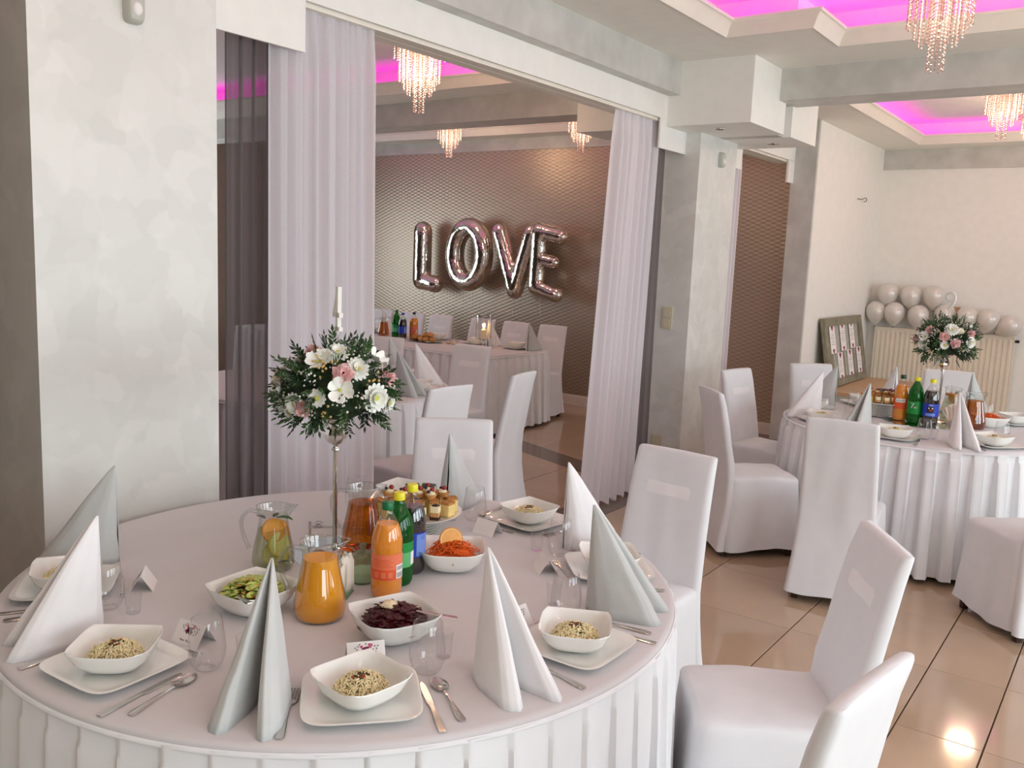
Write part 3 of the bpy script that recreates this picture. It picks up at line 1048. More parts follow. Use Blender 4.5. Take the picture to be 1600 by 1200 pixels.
def chair_proto():
    root = thing('covered_chair', 'x', 'chair', group='chairs in white covers')
    N = 64

    def nz(p, s, a):
        return a * noise.noise(Vector(p) * s)

    # seat and its skirt down to the hem
    rings = []
    for z, w_, yb, yf in ((.045, .212, -.235, .232), (.10, .208, -.232, .226), (.18, .203, -.228, .219), (.28, .198, -.224, .213), (.38, .193, -.22, .207), (.44, .190, -.218, .204), (.458, .188, -.217, .202), (.468, .181, -.21, .195), (.474, .165, -.195, .178), (.478, .11, -.14, .12), (.479, .04, -.07, .05)):
        ring = rrect(w_, (yf - yb) / 2, min(.032, w_ * .6), N, z, 0, (yf + yb) / 2)
        out = []
        for i, (x, y, zz) in enumerate(ring):
            k = max(0, (.44 - z) / .4)
            f = 1 + k * .028 * math.sin(9 * math.atan2(y, x) + 1.0)
            dz = (.012 * math.sin(3 * math.atan2(y, x) + .7) if z < .06 else 0)
            out.append((x * f + nz((x, y, z * 2), 9, .004), y * f + nz((x + 5, y, z * 2), 9, .004), zz + dz + (nz((x, y, 3), 8, .006) if z > .45 else 0)))
        rings.append(out)
    obj('seat_cover', G().loft(rings, False, True), M['cloth_chair'], root, smooth=60)
    # back panel, one piece of cloth from the hem up over the top edge
    rings = []
    for z, w_, yr, th in ((.045, .214, -.282, .05), (.12, .207, -.270, .05), (.22, .198, -.256, .05), (.34, .190, -.243, .05), (.45, .185, -.238, .05), (.55, .182, -.250, .05), (.66, .179, -.268, .048), (.77, .176, -.289, .046), (.87, .173, -.309, .043), (.928, .171, -.321, .040), (.945, .1705, -.322, .036), (.952, .169, -.321, .028), (.955, .165, -.319, .016)):
        ring = rrect(w_, th / 2, th * .42, 72, z, 0, yr + th / 2)
        rings.append([(x * (1 + nz((x, y, z), 6, .012)), y + nz((x * 1.5, 2, z * 1.5), 7, .007), zz + (.006 * math.sin(x * 18 + 1) if z < .05 else 0) + (.004 * math.cos(x * 9) if z > .94 else 0)) for x, y, zz in ring])
    obj('back_cover', G().loft(rings, False, True), M['cloth_chair'], root, smooth=60)
    # paler cloth patch, painting in light that passes through the backrest's hand slot
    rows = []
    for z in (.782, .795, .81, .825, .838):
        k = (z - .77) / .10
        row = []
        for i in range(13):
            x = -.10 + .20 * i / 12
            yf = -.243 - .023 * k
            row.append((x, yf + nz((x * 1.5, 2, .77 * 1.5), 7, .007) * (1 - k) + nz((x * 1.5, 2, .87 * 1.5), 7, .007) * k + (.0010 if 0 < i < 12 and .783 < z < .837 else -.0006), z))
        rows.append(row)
    obj('slot_light_patch', G().loft(rows, False, False, False), M['cloth_painted_light'], root, smooth=180)
    for x in (-.165, .165):
        for y in (-.225, .175):
            obj('leg', G().loft([squircle(.016, .016, 6, 8, 0, x, y), squircle(.021, .021, 6, 8, .16, x, y)]), M['dark_wood'], root)
    return proto(root)


chair = chair_proto()


def put_chair(tx, ty, face, label, group, off=.312):
    a = R(face)
    chair.place((tx + off * math.cos(a), ty + off * math.sin(a), 0), a - PI / 2, label, group)


g1, g2, g3, g4 = 'chairs at the near round table', 'chairs at the right round table', 'chairs at the back room round table', 'chairs behind the long head table'
put_chair(-.52, 2.528, -147.3, 'white covered chair in the right foreground with its seat showing', g1)
put_chair(-.326, 1.612, 172, 'white covered chair cut by the lower right picture corner', g1)
put_chair(-1.435, 3.128, -94.5, 'white covered chair just right of the grey and white napkins', g1)
put_chair(-2.445, 2.985, -51.9, 'white covered chair right behind the cake platter', g1)
put_chair(-1.155, 4.358, 97, 'white covered chair turned away, in front of the right table', g2)
put_chair(-2.045, 4.837, 44, 'white covered chair at the left of the right table, seen from the side', g2)
put_chair(-2.33, 5.93, -12, 'white covered chair against the textured wall, left of the right table', g2)
put_chair(-2.075, 6.79, -44, 'white covered chair in front of the framed guest list board', g2)
put_chair(-1.20, 7.313, -78, 'white covered chair in front of the cream radiator', g2)
put_chair(-.158, 4.63, 133, 'white covered chair cut by the right picture edge', g2)
put_chair(-3.059, 3.703, 176, 'white covered chair in the opening with rust-lit seat behind the bouquet', g3)
put_chair(-3.134, 4.505, -169.2, 'white covered chair in the opening seen from its narrow side', g3)
put_chair(-4.377, 5.553, -83.3, 'white covered chair in the back room in front of the candle', g3)
put_chair(-5.22, 5.42, -65, 'white covered chair in the back room beside the left curtain', g3)
for x, lab in ((-5.15, 'white covered chair at the right end of the head table'), (-5.63, 'second white covered chair from the right behind the head table'), (-6.09, 'third white covered chair from the right, behind the candle'), (-6.70, 'white covered chair behind the head table pastries'), (-7.13, 'white covered chair behind the head table bottles'), (-7.64, 'white covered chair behind the head table by the left curtain')):
    put_chair(x * 1.006, 7.95, -90, lab, g4)


# ---------------------------------------------------------------- dressed tables
def pleat(t, fr):
    t = t % 1.0
    if fr > .7:                     # knife pleats: each panel slopes out and tucks under the next
        return t / .08 if t < .08 else (1 - t) / .92
    e = .09
    if t < e:
        s = t / e
    elif t < fr:
        return 1.0 - .12 * (t - e) / (fr - e)
    elif t < fr + .14:
        s = .88 * (1 - (t - fr) / .14)
    else:
        return 0.0
    return s * s * (3 - 2 * s) if s <= 1 else 1.0


def dressed_table(name, label, path, cx, cy, pitch, fr, depth, group, top_poly=None, seed=0):
    """path: function s->(x, y, nx, ny) round the edge, with total length path.L"""
    root = thing(name, label, 'table', (cx, cy, 0), 0, group)
    L = path['L']
    n_pl = max(8, round(L / pitch))
    rnd = random.Random(seed)
    jit = [rnd.uniform(.75, 1.25) for _ in range(n_pl)]
    per = 14
    N = n_pl * per
    base = [path['f'](L * i / N) for i in range(N)]

    def ring(off, z):
        return [(x + nx * off, y + ny * off, z) for x, y, nx, ny in base]
    # cloth over the top with a rounded lip
    rings = [ring(-.06, .7492), ring(-.012, .7492), ring(-.002, .747), ring(.002, .742), ring(.002, .726)]
    obj('tablecloth', G().loft(rings[::-1], False, True), M['cloth_top'], root, smooth=60)
    obj('table_board', G().loft([ring(-.01, .715), ring(-.01, .738)]), M['dark_wood'], root)
    rows = []
    for z in (.735, .70, .685, .64, .55, .42, .28, .15, .07, .032):
        t = (.735 - z) / .70
        a = depth * (.22 if z > .69 else .36 + .64 * t ** .8)
        row = []
        for i, (x, y, nx, ny) in enumerate(base):
            k = i // per
            o = .004 + a * jit[k] * pleat(i / per, fr) + .012 * t + .006 * t * math.sin(i * .021 * 3 + seed) + .011 * (.25 + t) * noise.noise(Vector((x * 11, y * 11, z * 2.5 + seed)))
            sway = .006 * t * math.sin(k * 1.7 + seed)
            row.append((x + nx * o - ny * sway, y + ny * o + nx * sway, z + (.004 * math.sin(k * 2.1) if z < .05 else 0)))
        rows.append(row)
    sk = obj('skirt', G().loft(rows, False, False), M['cloth_skirt'], root, smooth=40)
    obj('skirt_band', G().loft([ring(.0035 + depth * .22, .727), ring(.0045 + depth * .22, .728), ring(.0045 + depth * .22, .733), ring(.003, .737)], False, False), M['cloth_skirt'], sk, smooth=60)
    return root


def round_path(r):
    return {'L': 2 * PI * r, 'f': lambda s: (r * math.cos(s / r), r * math.sin(s / r), math.cos(s / r), math.sin(s / r))}


def rect_path(hx, hy, c):
    sides = [2 * (hy - c), PI * c / 2, 2 * (hx - c), PI * c / 2] * 2
    L = sum(sides)

    def f(s):
        s = s % L
        for k, l in enumerate(sides):
            if s <= l or k == 7:
                break
            s -= l
        cxs = [(hx, 0), (hx - c, hy - c), (0, hy), (-hx + c, hy - c), (-hx, 0), (-hx + c, -hy + c), (0, -hy), (hx - c, -hy + c)]
        if k % 2:
            a = (k // 2) * PI / 2 + s / c
            return cxs[k][0] + c * math.cos(a), cxs[k][1] + c * math.sin(a), math.cos(a), math.sin(a)
        n = [(1, 0), (0, 1), (-1, 0), (0, -1)][k // 2]
        d = (-n[1], n[0])
        l = sides[k]
        return cxs[k][0] + d[0] * (s - l / 2), cxs[k][1] + d[1] * (s - l / 2), n[0], n[1]
    return {'L': L, 'f': f}


T1, T2, T3 = (-1.793, 1.75), (-1.10, 5.91), (-4.64, 4.15)
gt = 'tables under white cloths and skirts'
dressed_table('round_table', 'round table in the foreground under a white cloth and pleated skirt', round_path(.918), *T1, .098, .78, .024, gt, seed=1)
dressed_table('round_table', 'round table on the right by the radiator in a white pleated skirt', round_path(.80), *T2, .120, .50, .060, gt, seed=2)
dressed_table('round_table', 'round table in the back room behind the bouquet', round_path(.91), *T3, .115, .55, .045, gt, seed=3)
dressed_table('head_table', 'long head table with white pleated skirt below the foil letters', rect_path(1.85, .52, .08), -6.735, 6.93, .115, .5, .05, gt, seed=4)

# ---------------------------------------------------------------- tableware, one of each kind to copy
ZT = .7495


def napkin_proto(material):
    root = thing('folded_napkin', 'x', 'napkin', group='standing cone napkins')
    H = .285
    for sgn, ln, nm in ((1, 1.0, 'fold'), (-1, .93, 'wing')):
        base = [(-.004, .004), (.004, .022), (.03, .045), (.075, .058), (.125, .063), (.175, .066), (.205 * ln, .060), (.216 * ln, .046), (.205 * ln, .033), (.16, .024), (.11, .014), (.07, .007), (.05, .003)]
        cur = []
        for i in range(len(base) - 1):
            for k in range(4):
                t = k / 4
                cur.append((base[i][0] * (1 - t) + base[i + 1][0] * t, base[i][1] * (1 - t) + base[i + 1][1] * t))
        cur.append(base[-1])
        rows = []
        K = 14
        for j in range(K + 1):
            t = j / K
            s = .018 + .982 * (1 - t) ** .95
            row = []
            for i, (x, y) in enumerate(cur):
                px, py = .002 + x * s, y * s ** .9 * (1 + .10 * math.sin(3.0 * t + i * .1))
                w_ = .0035 * noise.noise(Vector((x * 22 + sgn, y * 22, t * 5))) * (1 - t)
                row.append((px + w_, sgn * (py + w_), H * t + (.003 * math.sin(i * .5) if j == 0 else 0) * 0))
            rows.append(row)
        o = obj(nm, G().loft(rows, False, False, False), material, root, smooth=180)
        sd = o.modifiers.new('cloth thickness', 'SOLIDIFY')
        sd.thickness, sd.offset = .0022, 0
    return proto(root)


napkins = {'white': napkin_proto(M['napkin_white']), 'grey': napkin_proto(M['napkin_grey'])}


def one(name, cat, group, g, material, smooth=40):
    return proto(tag(obj(name, g, material, smooth=smooth), 'x', cat, group))


def dish(levels, N=48, inner=None):
    """levels: (half, exponent, z) from the foot up and over the rim to the inside centre"""
    return G().loft([squircle(h, h, n, N, z) for h, n, z in levels], True, True)


plate = one('dinner_plate', 'plate', 'square white dinner plates', dish([(.060, 5, 0), (.066, 5, .0), (.098, 5, .008), (.121, 5.5, .0185), (.1225, 5.5, .021), (.120, 5.5, .0215), (.099, 5, .0115), (.074, 5, .0065), (.02, 4, .006)]), M['porcelain'])


def bowl_mesh(s=1.04, k=.82):
    lv = [(.034, 3, 0), (.036, 3, .0), (.041, 3, .003), (.060, 3.0, .014), (.0735, 3.4, .034), (.0815, 3.9, .060), (.0835, 4.0, .0655), (.0828, 4.0, .0675), (.0800, 3.9, .0650), (.0765, 3.8, .058), (.0695, 3.4, .034), (.054, 3.0, .016), (.03, 3, .009), (.008, 3, .008)]
    N = 56
    rings = []
    for h, n, z in lv:
        ring = []
        for x, y, zz in squircle(h * s, h * s, n, N, z * s * k):
            c = (min(abs(x), abs(y)) / (max(abs(x), abs(y)) + 1e-9)) ** 3 * (z / .068) ** 2
            ring.append((x * (1 + .03 * c), y * (1 + .03 * c), zz + .0045 * s * c))
        rings.append(ring)
    return G().loft(rings, True, True)


bowl = one('square_bowl', 'bowl', 'square white bowls of noodles', bowl_mesh(), M['porcelain'], 50)


def noodles_proto():
    root = thing('noodle_portion', 'x', 'pasta', group='noodle portions in the square bowls')
    rnd = random.Random(4)

    def hz(r):
        return .021 + .024 * max(0, 1 - (r / .060) ** 2)
    g = G().lathe([(.030, .010), (.052, .018), (.046, .024), (.034, .031), (.018, .036), (.0, .038)], 20)
    for _ in range(260):
        a, r = rnd.uniform(0, 2 * PI), .054 * math.sqrt(rnd.random())
        d = rnd.uniform(0, 2 * PI)
        pts = []
        for k in range(5):
            x = r * math.cos(a) + (k - 2) * .007 * math.cos(d + k * rnd.uniform(-.4, .4))
            y = r * math.sin(a) + (k - 2) * .007 * math.sin(d + k * rnd.uniform(-.4, .4))
            rr = math.hypot(x, y)
            if rr > .057:
                x, y = x * .057 / rr, y * .057 / rr
            pts.append((x, y, hz(min(rr, .056)) + .002 + .005 * math.sin(k * 1.6 + a * 3) + rnd.uniform(-.003, .007)))
        g.tube(pts, .0017, 4)
    tag(obj('noodles', g, M['noodle'], root, smooth=180), kind='stuff')
    for nm, mt, cnt, sz in (('dark_topping', 'herb_dark', 20, .0045), ('red_topping', 'pepper_red', 7, .0038)):
        g = G()
        for _ in range(cnt):
            a, r = rnd.uniform(0, 2 * PI), rnd.uniform(0, .016)
            x, y = r * math.cos(a) * 1.3 + .004, r * math.sin(a) * .8
            g.ball((x, y, hz(math.hypot(x, y)) + .009), sz * rnd.uniform(.6, 1.3), sz * rnd.uniform(.6, 1.2), sz * rnd.uniform(.5, .9), 6, 4)
        tag(obj(nm, g, M[mt], root, smooth=180), kind='stuff')
    return proto(root)


noodles = noodles_proto()
tumbler = one('tumbler', 'glass', 'stemless glass tumblers', G().lathe([(.0, .004), (.020, .0), (.026, .001), (.034, .012), (.0395, .030), (.041, .046), (.0395, .066), (.0355, .092), (.0325, .116), (.0316, .1172), (.0310, .116)], 40), M['glass'], 60)
shot = one('shot_glass', 'shot glass', 'small shot glasses', G().lathe([(.0, .0), (.0155, .0), (.0165, .002), (.0185, .03), (.0215, .062), (.0207, .0628), (.020, .062)], 28), M['glass'], 50)


def cutlery():
    # lying along +y, handle towards -y
    def strip(prof, zf, th=.0016):
        rings = []
        for y, w_, z in prof:
            rings.append([(-w_, y, z), (-w_ * .8, y, z + th), (w_ * .8, y, z + th), (w_, y, z)])
        return G().loft(rings, True, True)
    kn = strip([(-.105, .0065, .002), (-.10, .0085, .0015), (-.06, .0078, .0025), (-.01, .0052, .0035), (.0, .006, .003), (.01, .0085, .0015), (.06, .0092, .001), (.095, .007, .001), (.105, .002, .001)], 0)
    hd = [(-.098, .006, .002), (-.092, .0095, .002), (-.075, .0088, .003), (-.03, .0045, .005), (.01, .0028, .006), (.03, .0032, .004)]
    fk = strip(hd, 0)
    fk.loft([[(-w_, y, z), (-w_ * .8, y, z + .0016), (w_ * .8, y, z + .0016), (w_, y, z)] for y, w_, z in ((.029, .0035, .004), (.04, .010, .002), (.056, .0125, .0015))])
    for k in range(4):
        x = -.0099 + k * .0066
        fk.box(x - .0017, x + .0017, .055, .10, .0018, .0036)
    sp = strip(hd, 0)
    rows = []
    for k in range(9):
        t = k / 8
        y = .028 + .062 * t
        wd = .0205 * math.sin(PI * min(1, max(.06, .08 + .90 * t))) ** .55 * (1 - .12 * t)
        dp = .007 * math.sin(PI * t)
        rows.append([(wd * math.sin(R(a)), y, .0095 - dp * math.cos(R(a)) ** 1.0 - .003) for a in range(-90, 91, 18)])
    sp.loft(rows, False, False, False)
    return (one('table_knife', 'knife', 'table knives', kn, M['steel'], 30), one('table_fork', 'fork', 'table forks', fk, M['steel'], 30), one('soup_spoon', 'spoon', 'soup spoons', sp, M['steel'], 60))


knife, fork, spoon = cutlery()
small_fork = one('dessert_fork', 'fork', 'dessert forks above the plates', G().box(-.003, .003, -.07, .03, .002, .004).box(-.0085, .0085, .03, .045, .0016, .0034).box(-.0085, -.0055, .045, .07, .0016, .0032).box(-.0015, .0015, .045, .07, .0016, .0032).box(.0055, .0085, .045, .07, .0016, .0032), M['steel'], None)


def card_proto():
    # a tent card: ridge along y, print on the +x face
    root = thing('name_card', 'x', 'name card', group='folded name cards')
    hw, h, dpt = .043, .046, .030
    g = G()
    th = .0006
    for s in (1, -1):
        g.loft([[(0, -hw, h), (0, hw, h), (0, hw, h - th * 2), (0, -hw, h - th * 2)], [(s * dpt, -hw, 0), (s * dpt, hw, 0), (s * (dpt - th), hw, 0), (s * (dpt - th), -hw, 0)]])
    obj('card', g, M['paper_white'], root)
    sl = Vector((dpt, 0, -h)).normalized()
    nrm = Vector((h, 0, dpt)).normalized()
    L = math.hypot(h, dpt)
    F = Matrix(((0, -sl.x, nrm.x, dpt), (1, 0, 0, 0), (0, -sl.z, nrm.z, 0), (0, 0, 0, 1)))   # u to the right (+y), v up the face
    rnd = random.Random(2)

    def blob(g, u, v, r, n=9, w=.25):
        ph = rnd.uniform(0, 6)
        g.add([(u + r * (1 + w * math.sin(3 * a + ph)) * math.cos(a), v + r * (1 + w * math.sin(3 * a + ph)) * math.sin(a), .0004) for a in [2 * PI * i / n for i in range(n)]], [tuple(range(n))], F)
    g = G()
    for u, v, r in ((.0, .036, .0082), (-.007, .032, .0055), (.006, .031, .005)):
        blob(g, u, v, r)
    obj('printed_rose', g, M['print_plum'], root)
    g = G()
    blob(g, .010, .045, .0055)
    blob(g, -.010, .043, .0036)
    obj('printed_bud', g, M['print_rose'], root)
    g = G()
    for u, v in ((-.018, .044), (-.020, .037), (-.015, .031), (.020, .043), (.024, .037), (.022, .031), (.016, .036), (.027, .043), (.017, .027), (-.024, .041), (.0, .049), (-.014, .048)):
        blob(g, u, v, .0021, 6, .5)
    obj('printed_leaves', g, M['print_leaf'], root)
    g = G()
    for u0, u1 in ((-.018, -.004), (.001, .017)):
        pts = []
        for i in range(25):
            t = i / 24
            pts.append(tuple(F @ Vector((u0 + (u1 - u0) * t, .0105 + (.0022 if t > .15 else .004) * math.sin(t * 26) * (1 - .3 * t), .0005))))
        g.tube(pts, .00042, 4)
    obj('printed_name', g, M['print_ink'], root)
    return proto(root)


card = card_proto()


def setting(tc, ang, where, nap, r_scale=1.0, bowl_rot=20, items='pbnNgscFKSd', nap_off=-17, scale=1.0):
    def at(da, r):
        a = R(ang + da)
        return tc[0] + r * r_scale * math.cos(a), tc[1] + r * r_scale * math.sin(a), a
    x, y, a = at(0, .757)
    if 'p' in items:
        plate.place((x, y, ZT), a, 'square white dinner plate ' + where)
    zb = ZT + (.007 if 'p' in items else 0)
    if 'b' in items:
        bowl.place((x, y, zb), R(bowl_rot), 'square white noodle bowl ' + where)
    if 'n' in items:
        noodles.place((x, y, zb), a * 3, 'noodle portion with dark topping ' + where)
    if 'N' in items:
        x, y, a2 = at(nap_off, .690)
        napkins[nap].place((x, y, ZT), a2 + R(2), 'standing %s cloth napkin ' % nap + where)
    if 'g' in items:
        x, y, _ = at(13.2, .652)
        tumbler.place((x, y, ZT), 0, 'clear stemless tumbler ' + where)
    if 's' in items:
        x, y, _ = at(19, .600)
        shot.place((x, y, ZT), 0, 'small shot glass ' + where)
    if 'c' in items:
        x, y, a2 = at(1.5, .566)
        card.place((x, y, ZT), a2 + R((int(ang) * 7) % 17 - 8), 'folded name card with plum flowers ' + where)
    if 'F' in items:
        x, y, a2 = at(-10.5, .800)
        fork.place((x, y, ZT), a2 + PI / 2 + R(3), 'steel fork left of the plate ' + where)
    if 'K' in items:
        x, y, a2 = at(10.2, .806)
        knife.place((x, y, ZT), a2 + PI / 2 - R(4), 'steel knife right of the plate ' + where)
    if 'S' in items:
        x, y, a2 = at(13.2, .785)
        spoon.place((x, y, ZT), a2 + PI / 2 - R(2), 'steel spoon outside the knife ' + where)
    if 'd' in items:
        x, y, a2 = at(2, .618)
        small_fork.place((x, y, ZT), a2 + R(5), 'dessert fork above the plate ' + where)


setting(T1, -42.8, 'at the front setting of the near table', 'grey', bowl_rot=-8, nap_off=-15.5)
setting(T1, -86.5, 'at the front left setting of the near table', 'white', bowl_rot=39)
setting(T1, -128.5, 'at the far left setting by the pale column', 'grey', bowl_rot=60)
setting(T1, -0.2, 'at the front right setting of the near table', 'white', bowl_rot=28, nap_off=-19)
setting(T1, 43.0, 'at the right setting behind the tall grey napkin', 'grey', bowl_rot=40, nap_off=-23)
setting(T1, 82.6, 'at the rear right setting behind the carrot bowl', 'white', bowl_rot=80, nap_off=-22)
setting(T1, 122.0, 'at the rear setting hidden behind the cakes', 'grey', bowl_rot=10, items='pbNg', nap_off=-15)
S2 = .875
setting(T2, -90, 'on the right table behind the chair turned away', 'grey', S2, 20, 'pbnNgsFK')
setting(T2, -45, 'on the right table at the right picture edge', 'white', S2, 60, 'pbnNgFK')
setting(T2, -135, 'on the right table at its front left', 'white', S2, 10, 'pbnNgsFK')
setting(T2, 180, 'on the right table at its far left', 'grey', S2, 30, 'pbNg')
setting(T2, 135, 'on the right table behind the cakes', 'white', S2, 20, 'pbNg')
setting(T2, 90, 'on the right table before the radiator', 'grey', S2, 30, 'pbNg')
setting(T2, 45, 'on the right table at its far right', 'white', S2, 40, 'pbg')
setting(T3, 24, 'on the back room table nearest the right curtain', 'grey', .98, 30, 'pbNg')
setting(T3, 66, 'on the back room table at its rear', 'white', .98, 50, 'pbNg')
setting(T3, 104, 'on the back room table at its rear left', 'grey', .98, 10, 'pbNg')


# ---------------------------------------------------------------- lettering helpers
def text_mesh(s, size, extrude=0.0):
    cu = bpy.data.curves.new('lettering', 'FONT')
    cu.body, cu.size, cu.extrude = s, size, extrude
    cu.align_x, cu.align_y = 'CENTER', 'CENTER'
    cu.resolution_u = 4
    o = bpy.data.objects.new('lettering', cu)
    COL.objects.link(o)
    dg = bpy.context.evaluated_depsgraph_get()
    me = bpy.data.meshes.new_from_object(o.evaluated_get(dg))
    vs = [tuple(v.co) for v in me.vertices]
    fs = [tuple(p.vertices) for p in me.polygons]
    bpy.data.meshes.remove(me)
    bpy.data.objects.remove(o)
    bpy.data.curves.remove(cu)
    return vs, fs


def cyl_text(s, size, r, ang, z, tilt=0.0):
    vs, fs = text_mesh(s, size)
    out = []
    for x, y, _ in vs:
        x, y = x * math.cos(tilt) - y * math.sin(tilt), x * math.sin(tilt) + y * math.cos(tilt)
        a = ang + x / r
        out.append((r * math.cos(a), r * math.sin(a), z + y))
    return G().add(out, fs)


def cyl_patch(r, a0, a1, z0, z1, n=10):
    rows = [[(r * math.cos(a0 + (a1 - a0) * i / n), r * math.sin(a0 + (a1 - a0) * i / n), z) for i in range(n + 1)] for z in (z0, z1)]
    return G().loft(rows, False, False, False)


# ---------------------------------------------------------------- flower centrepieces
def sprig_mesh(seed):
    rnd = random.Random(seed)
    g = G()
    pts = [(0, 0, 0), (.012, 0, .025), (.02, 0, .05), (.022, 0, .075)]
    g.tube(pts, [.0012, .001, .0009, .0006], 4)
    for k in range(7):
        t = .18 + .82 * k / 6
        p = Vector(pts[0]).lerp(Vector(pts[3]), t)
        p.x += .010 * math.sin(PI * t)
        for s in ((1, -1) if k < 6 else (0,)):
            a = rnd.uniform(.5, .9) * s
            ln, wd = rnd.uniform(.018, .026), rnd.uniform(.0035, .0055)
            d = Vector((rnd.uniform(-.2, .3), math.sin(a), math.cos(a))).normalized()
            sd = d.cross(Vector((1, 0, 0))).normalized() * wd
            up = Vector((.003, 0, 0))
            m_ = p + d * ln * .45
            g.add([p, m_ + sd, p + d * ln, m_ - sd, m_ + up], [(0, 1, 4), (1, 2, 4), (2, 3, 4), (3, 0, 4)])
    return g


def mum_mesh(n_pet=15, r=.03, layers=3, curl=.35):
    g = G()
    for L in range(layers):
        el = .12 + L * curl
        for k in range(n_pet - L * 2):
            a = 2 * PI * (k + .5 * L) / (n_pet - L * 2)
            rr = r * (1 - .2 * L)
            d = Vector((math.cos(a), math.sin(a), 0))
            s = Vector((-math.sin(a), math.cos(a), 0))
            rows = []
            for t, wd in ((.12, .0022), (.5, .0045), (.85, .0046), (1.0, .0018)):
                c = d * rr * t * math.cos(el * t) + Vector((0, 0, rr * t * math.sin(el * (.6 + .6 * t)) + .002 * L))
                rows.append([tuple(c - s * wd + Vector((0, 0, .0012))), tuple(c), tuple(c + s * wd + Vector((0, 0, .0012)))])
            g.loft(rows, False, False, False)
    return g


def rose_mesh(r=.022):
    g = G()
    for L in range(5):
        n = 24
        rows = []
        for j in range(4):
            t = j / 3
            row = []
            for i in range(n):
                a = 2 * PI * i / n + L
                rr = r * (1 - .17 * L) * (.35 + .65 * t ** .7) * (1 + .09 * t * math.sin((5, 7, 6, 4, 5)[L] * a + L * 2) + .05 * t * math.sin(13 * a + L))
                z = .001 + .0036 * L + (.006 + .001 * L) * t + .003 * t * math.sin(9 * a + L)
                row.append((rr * math.cos(a), rr * math.sin(a), z))
            rows.append(row)
        g.loft(rows, False, False)
    return g


def cup_mesh(r=.026):
    g = G()
    for k in range(6):
        a0 = 2 * PI * k / 6 + (.2 if k % 2 else 0)
        rows = []
        for j in range(5):
            t = j / 4
            row = []
            for i in range(7):
                b = (i - 3) / 3
                a = a0 + b * .62 * math.sin(PI * (.25 + .55 * t))
                rr = r * (.04 + .96 * t ** .8) * (1 - .06 * b * b) + (.001 if k % 2 else 0)
                row.append((rr * math.cos(a), rr * math.sin(a), .018 * t ** 1.5 - .002 * b * b * t + .003 * math.sin(3 * b) * t))
            rows.append(row)
        g.loft(rows, False, False, False)
    return g


FM = {}
for k in range(3):
    FM['sprig%d' % k] = sprig_mesh(k).mesh('sprig')
    FM['sprig%d' % k].materials.append(M['leaf' if k != 1 else 'leaf_dark'])
for key, gg, mt in (('mum', mum_mesh(), 'petal_white'), ('daisy', mum_mesh(13, .024, 2, .3), 'petal_white'), ('rose', rose_mesh(), 'petal_pink'), ('cup', cup_mesh(), 'petal_white'), ('cream_rose', rose_mesh(.020), 'petal_cream')):
    FM[key] = gg.mesh(key, 180)
    FM[key].materials.append(M[mt])
eye = G().ball((0, 0, .006), .007, .007, .005, 10, 6).mesh('eye', 180)
eye.materials.append(M['flower_eye'])
CAMP = Vector((0, 0, CAM_H))


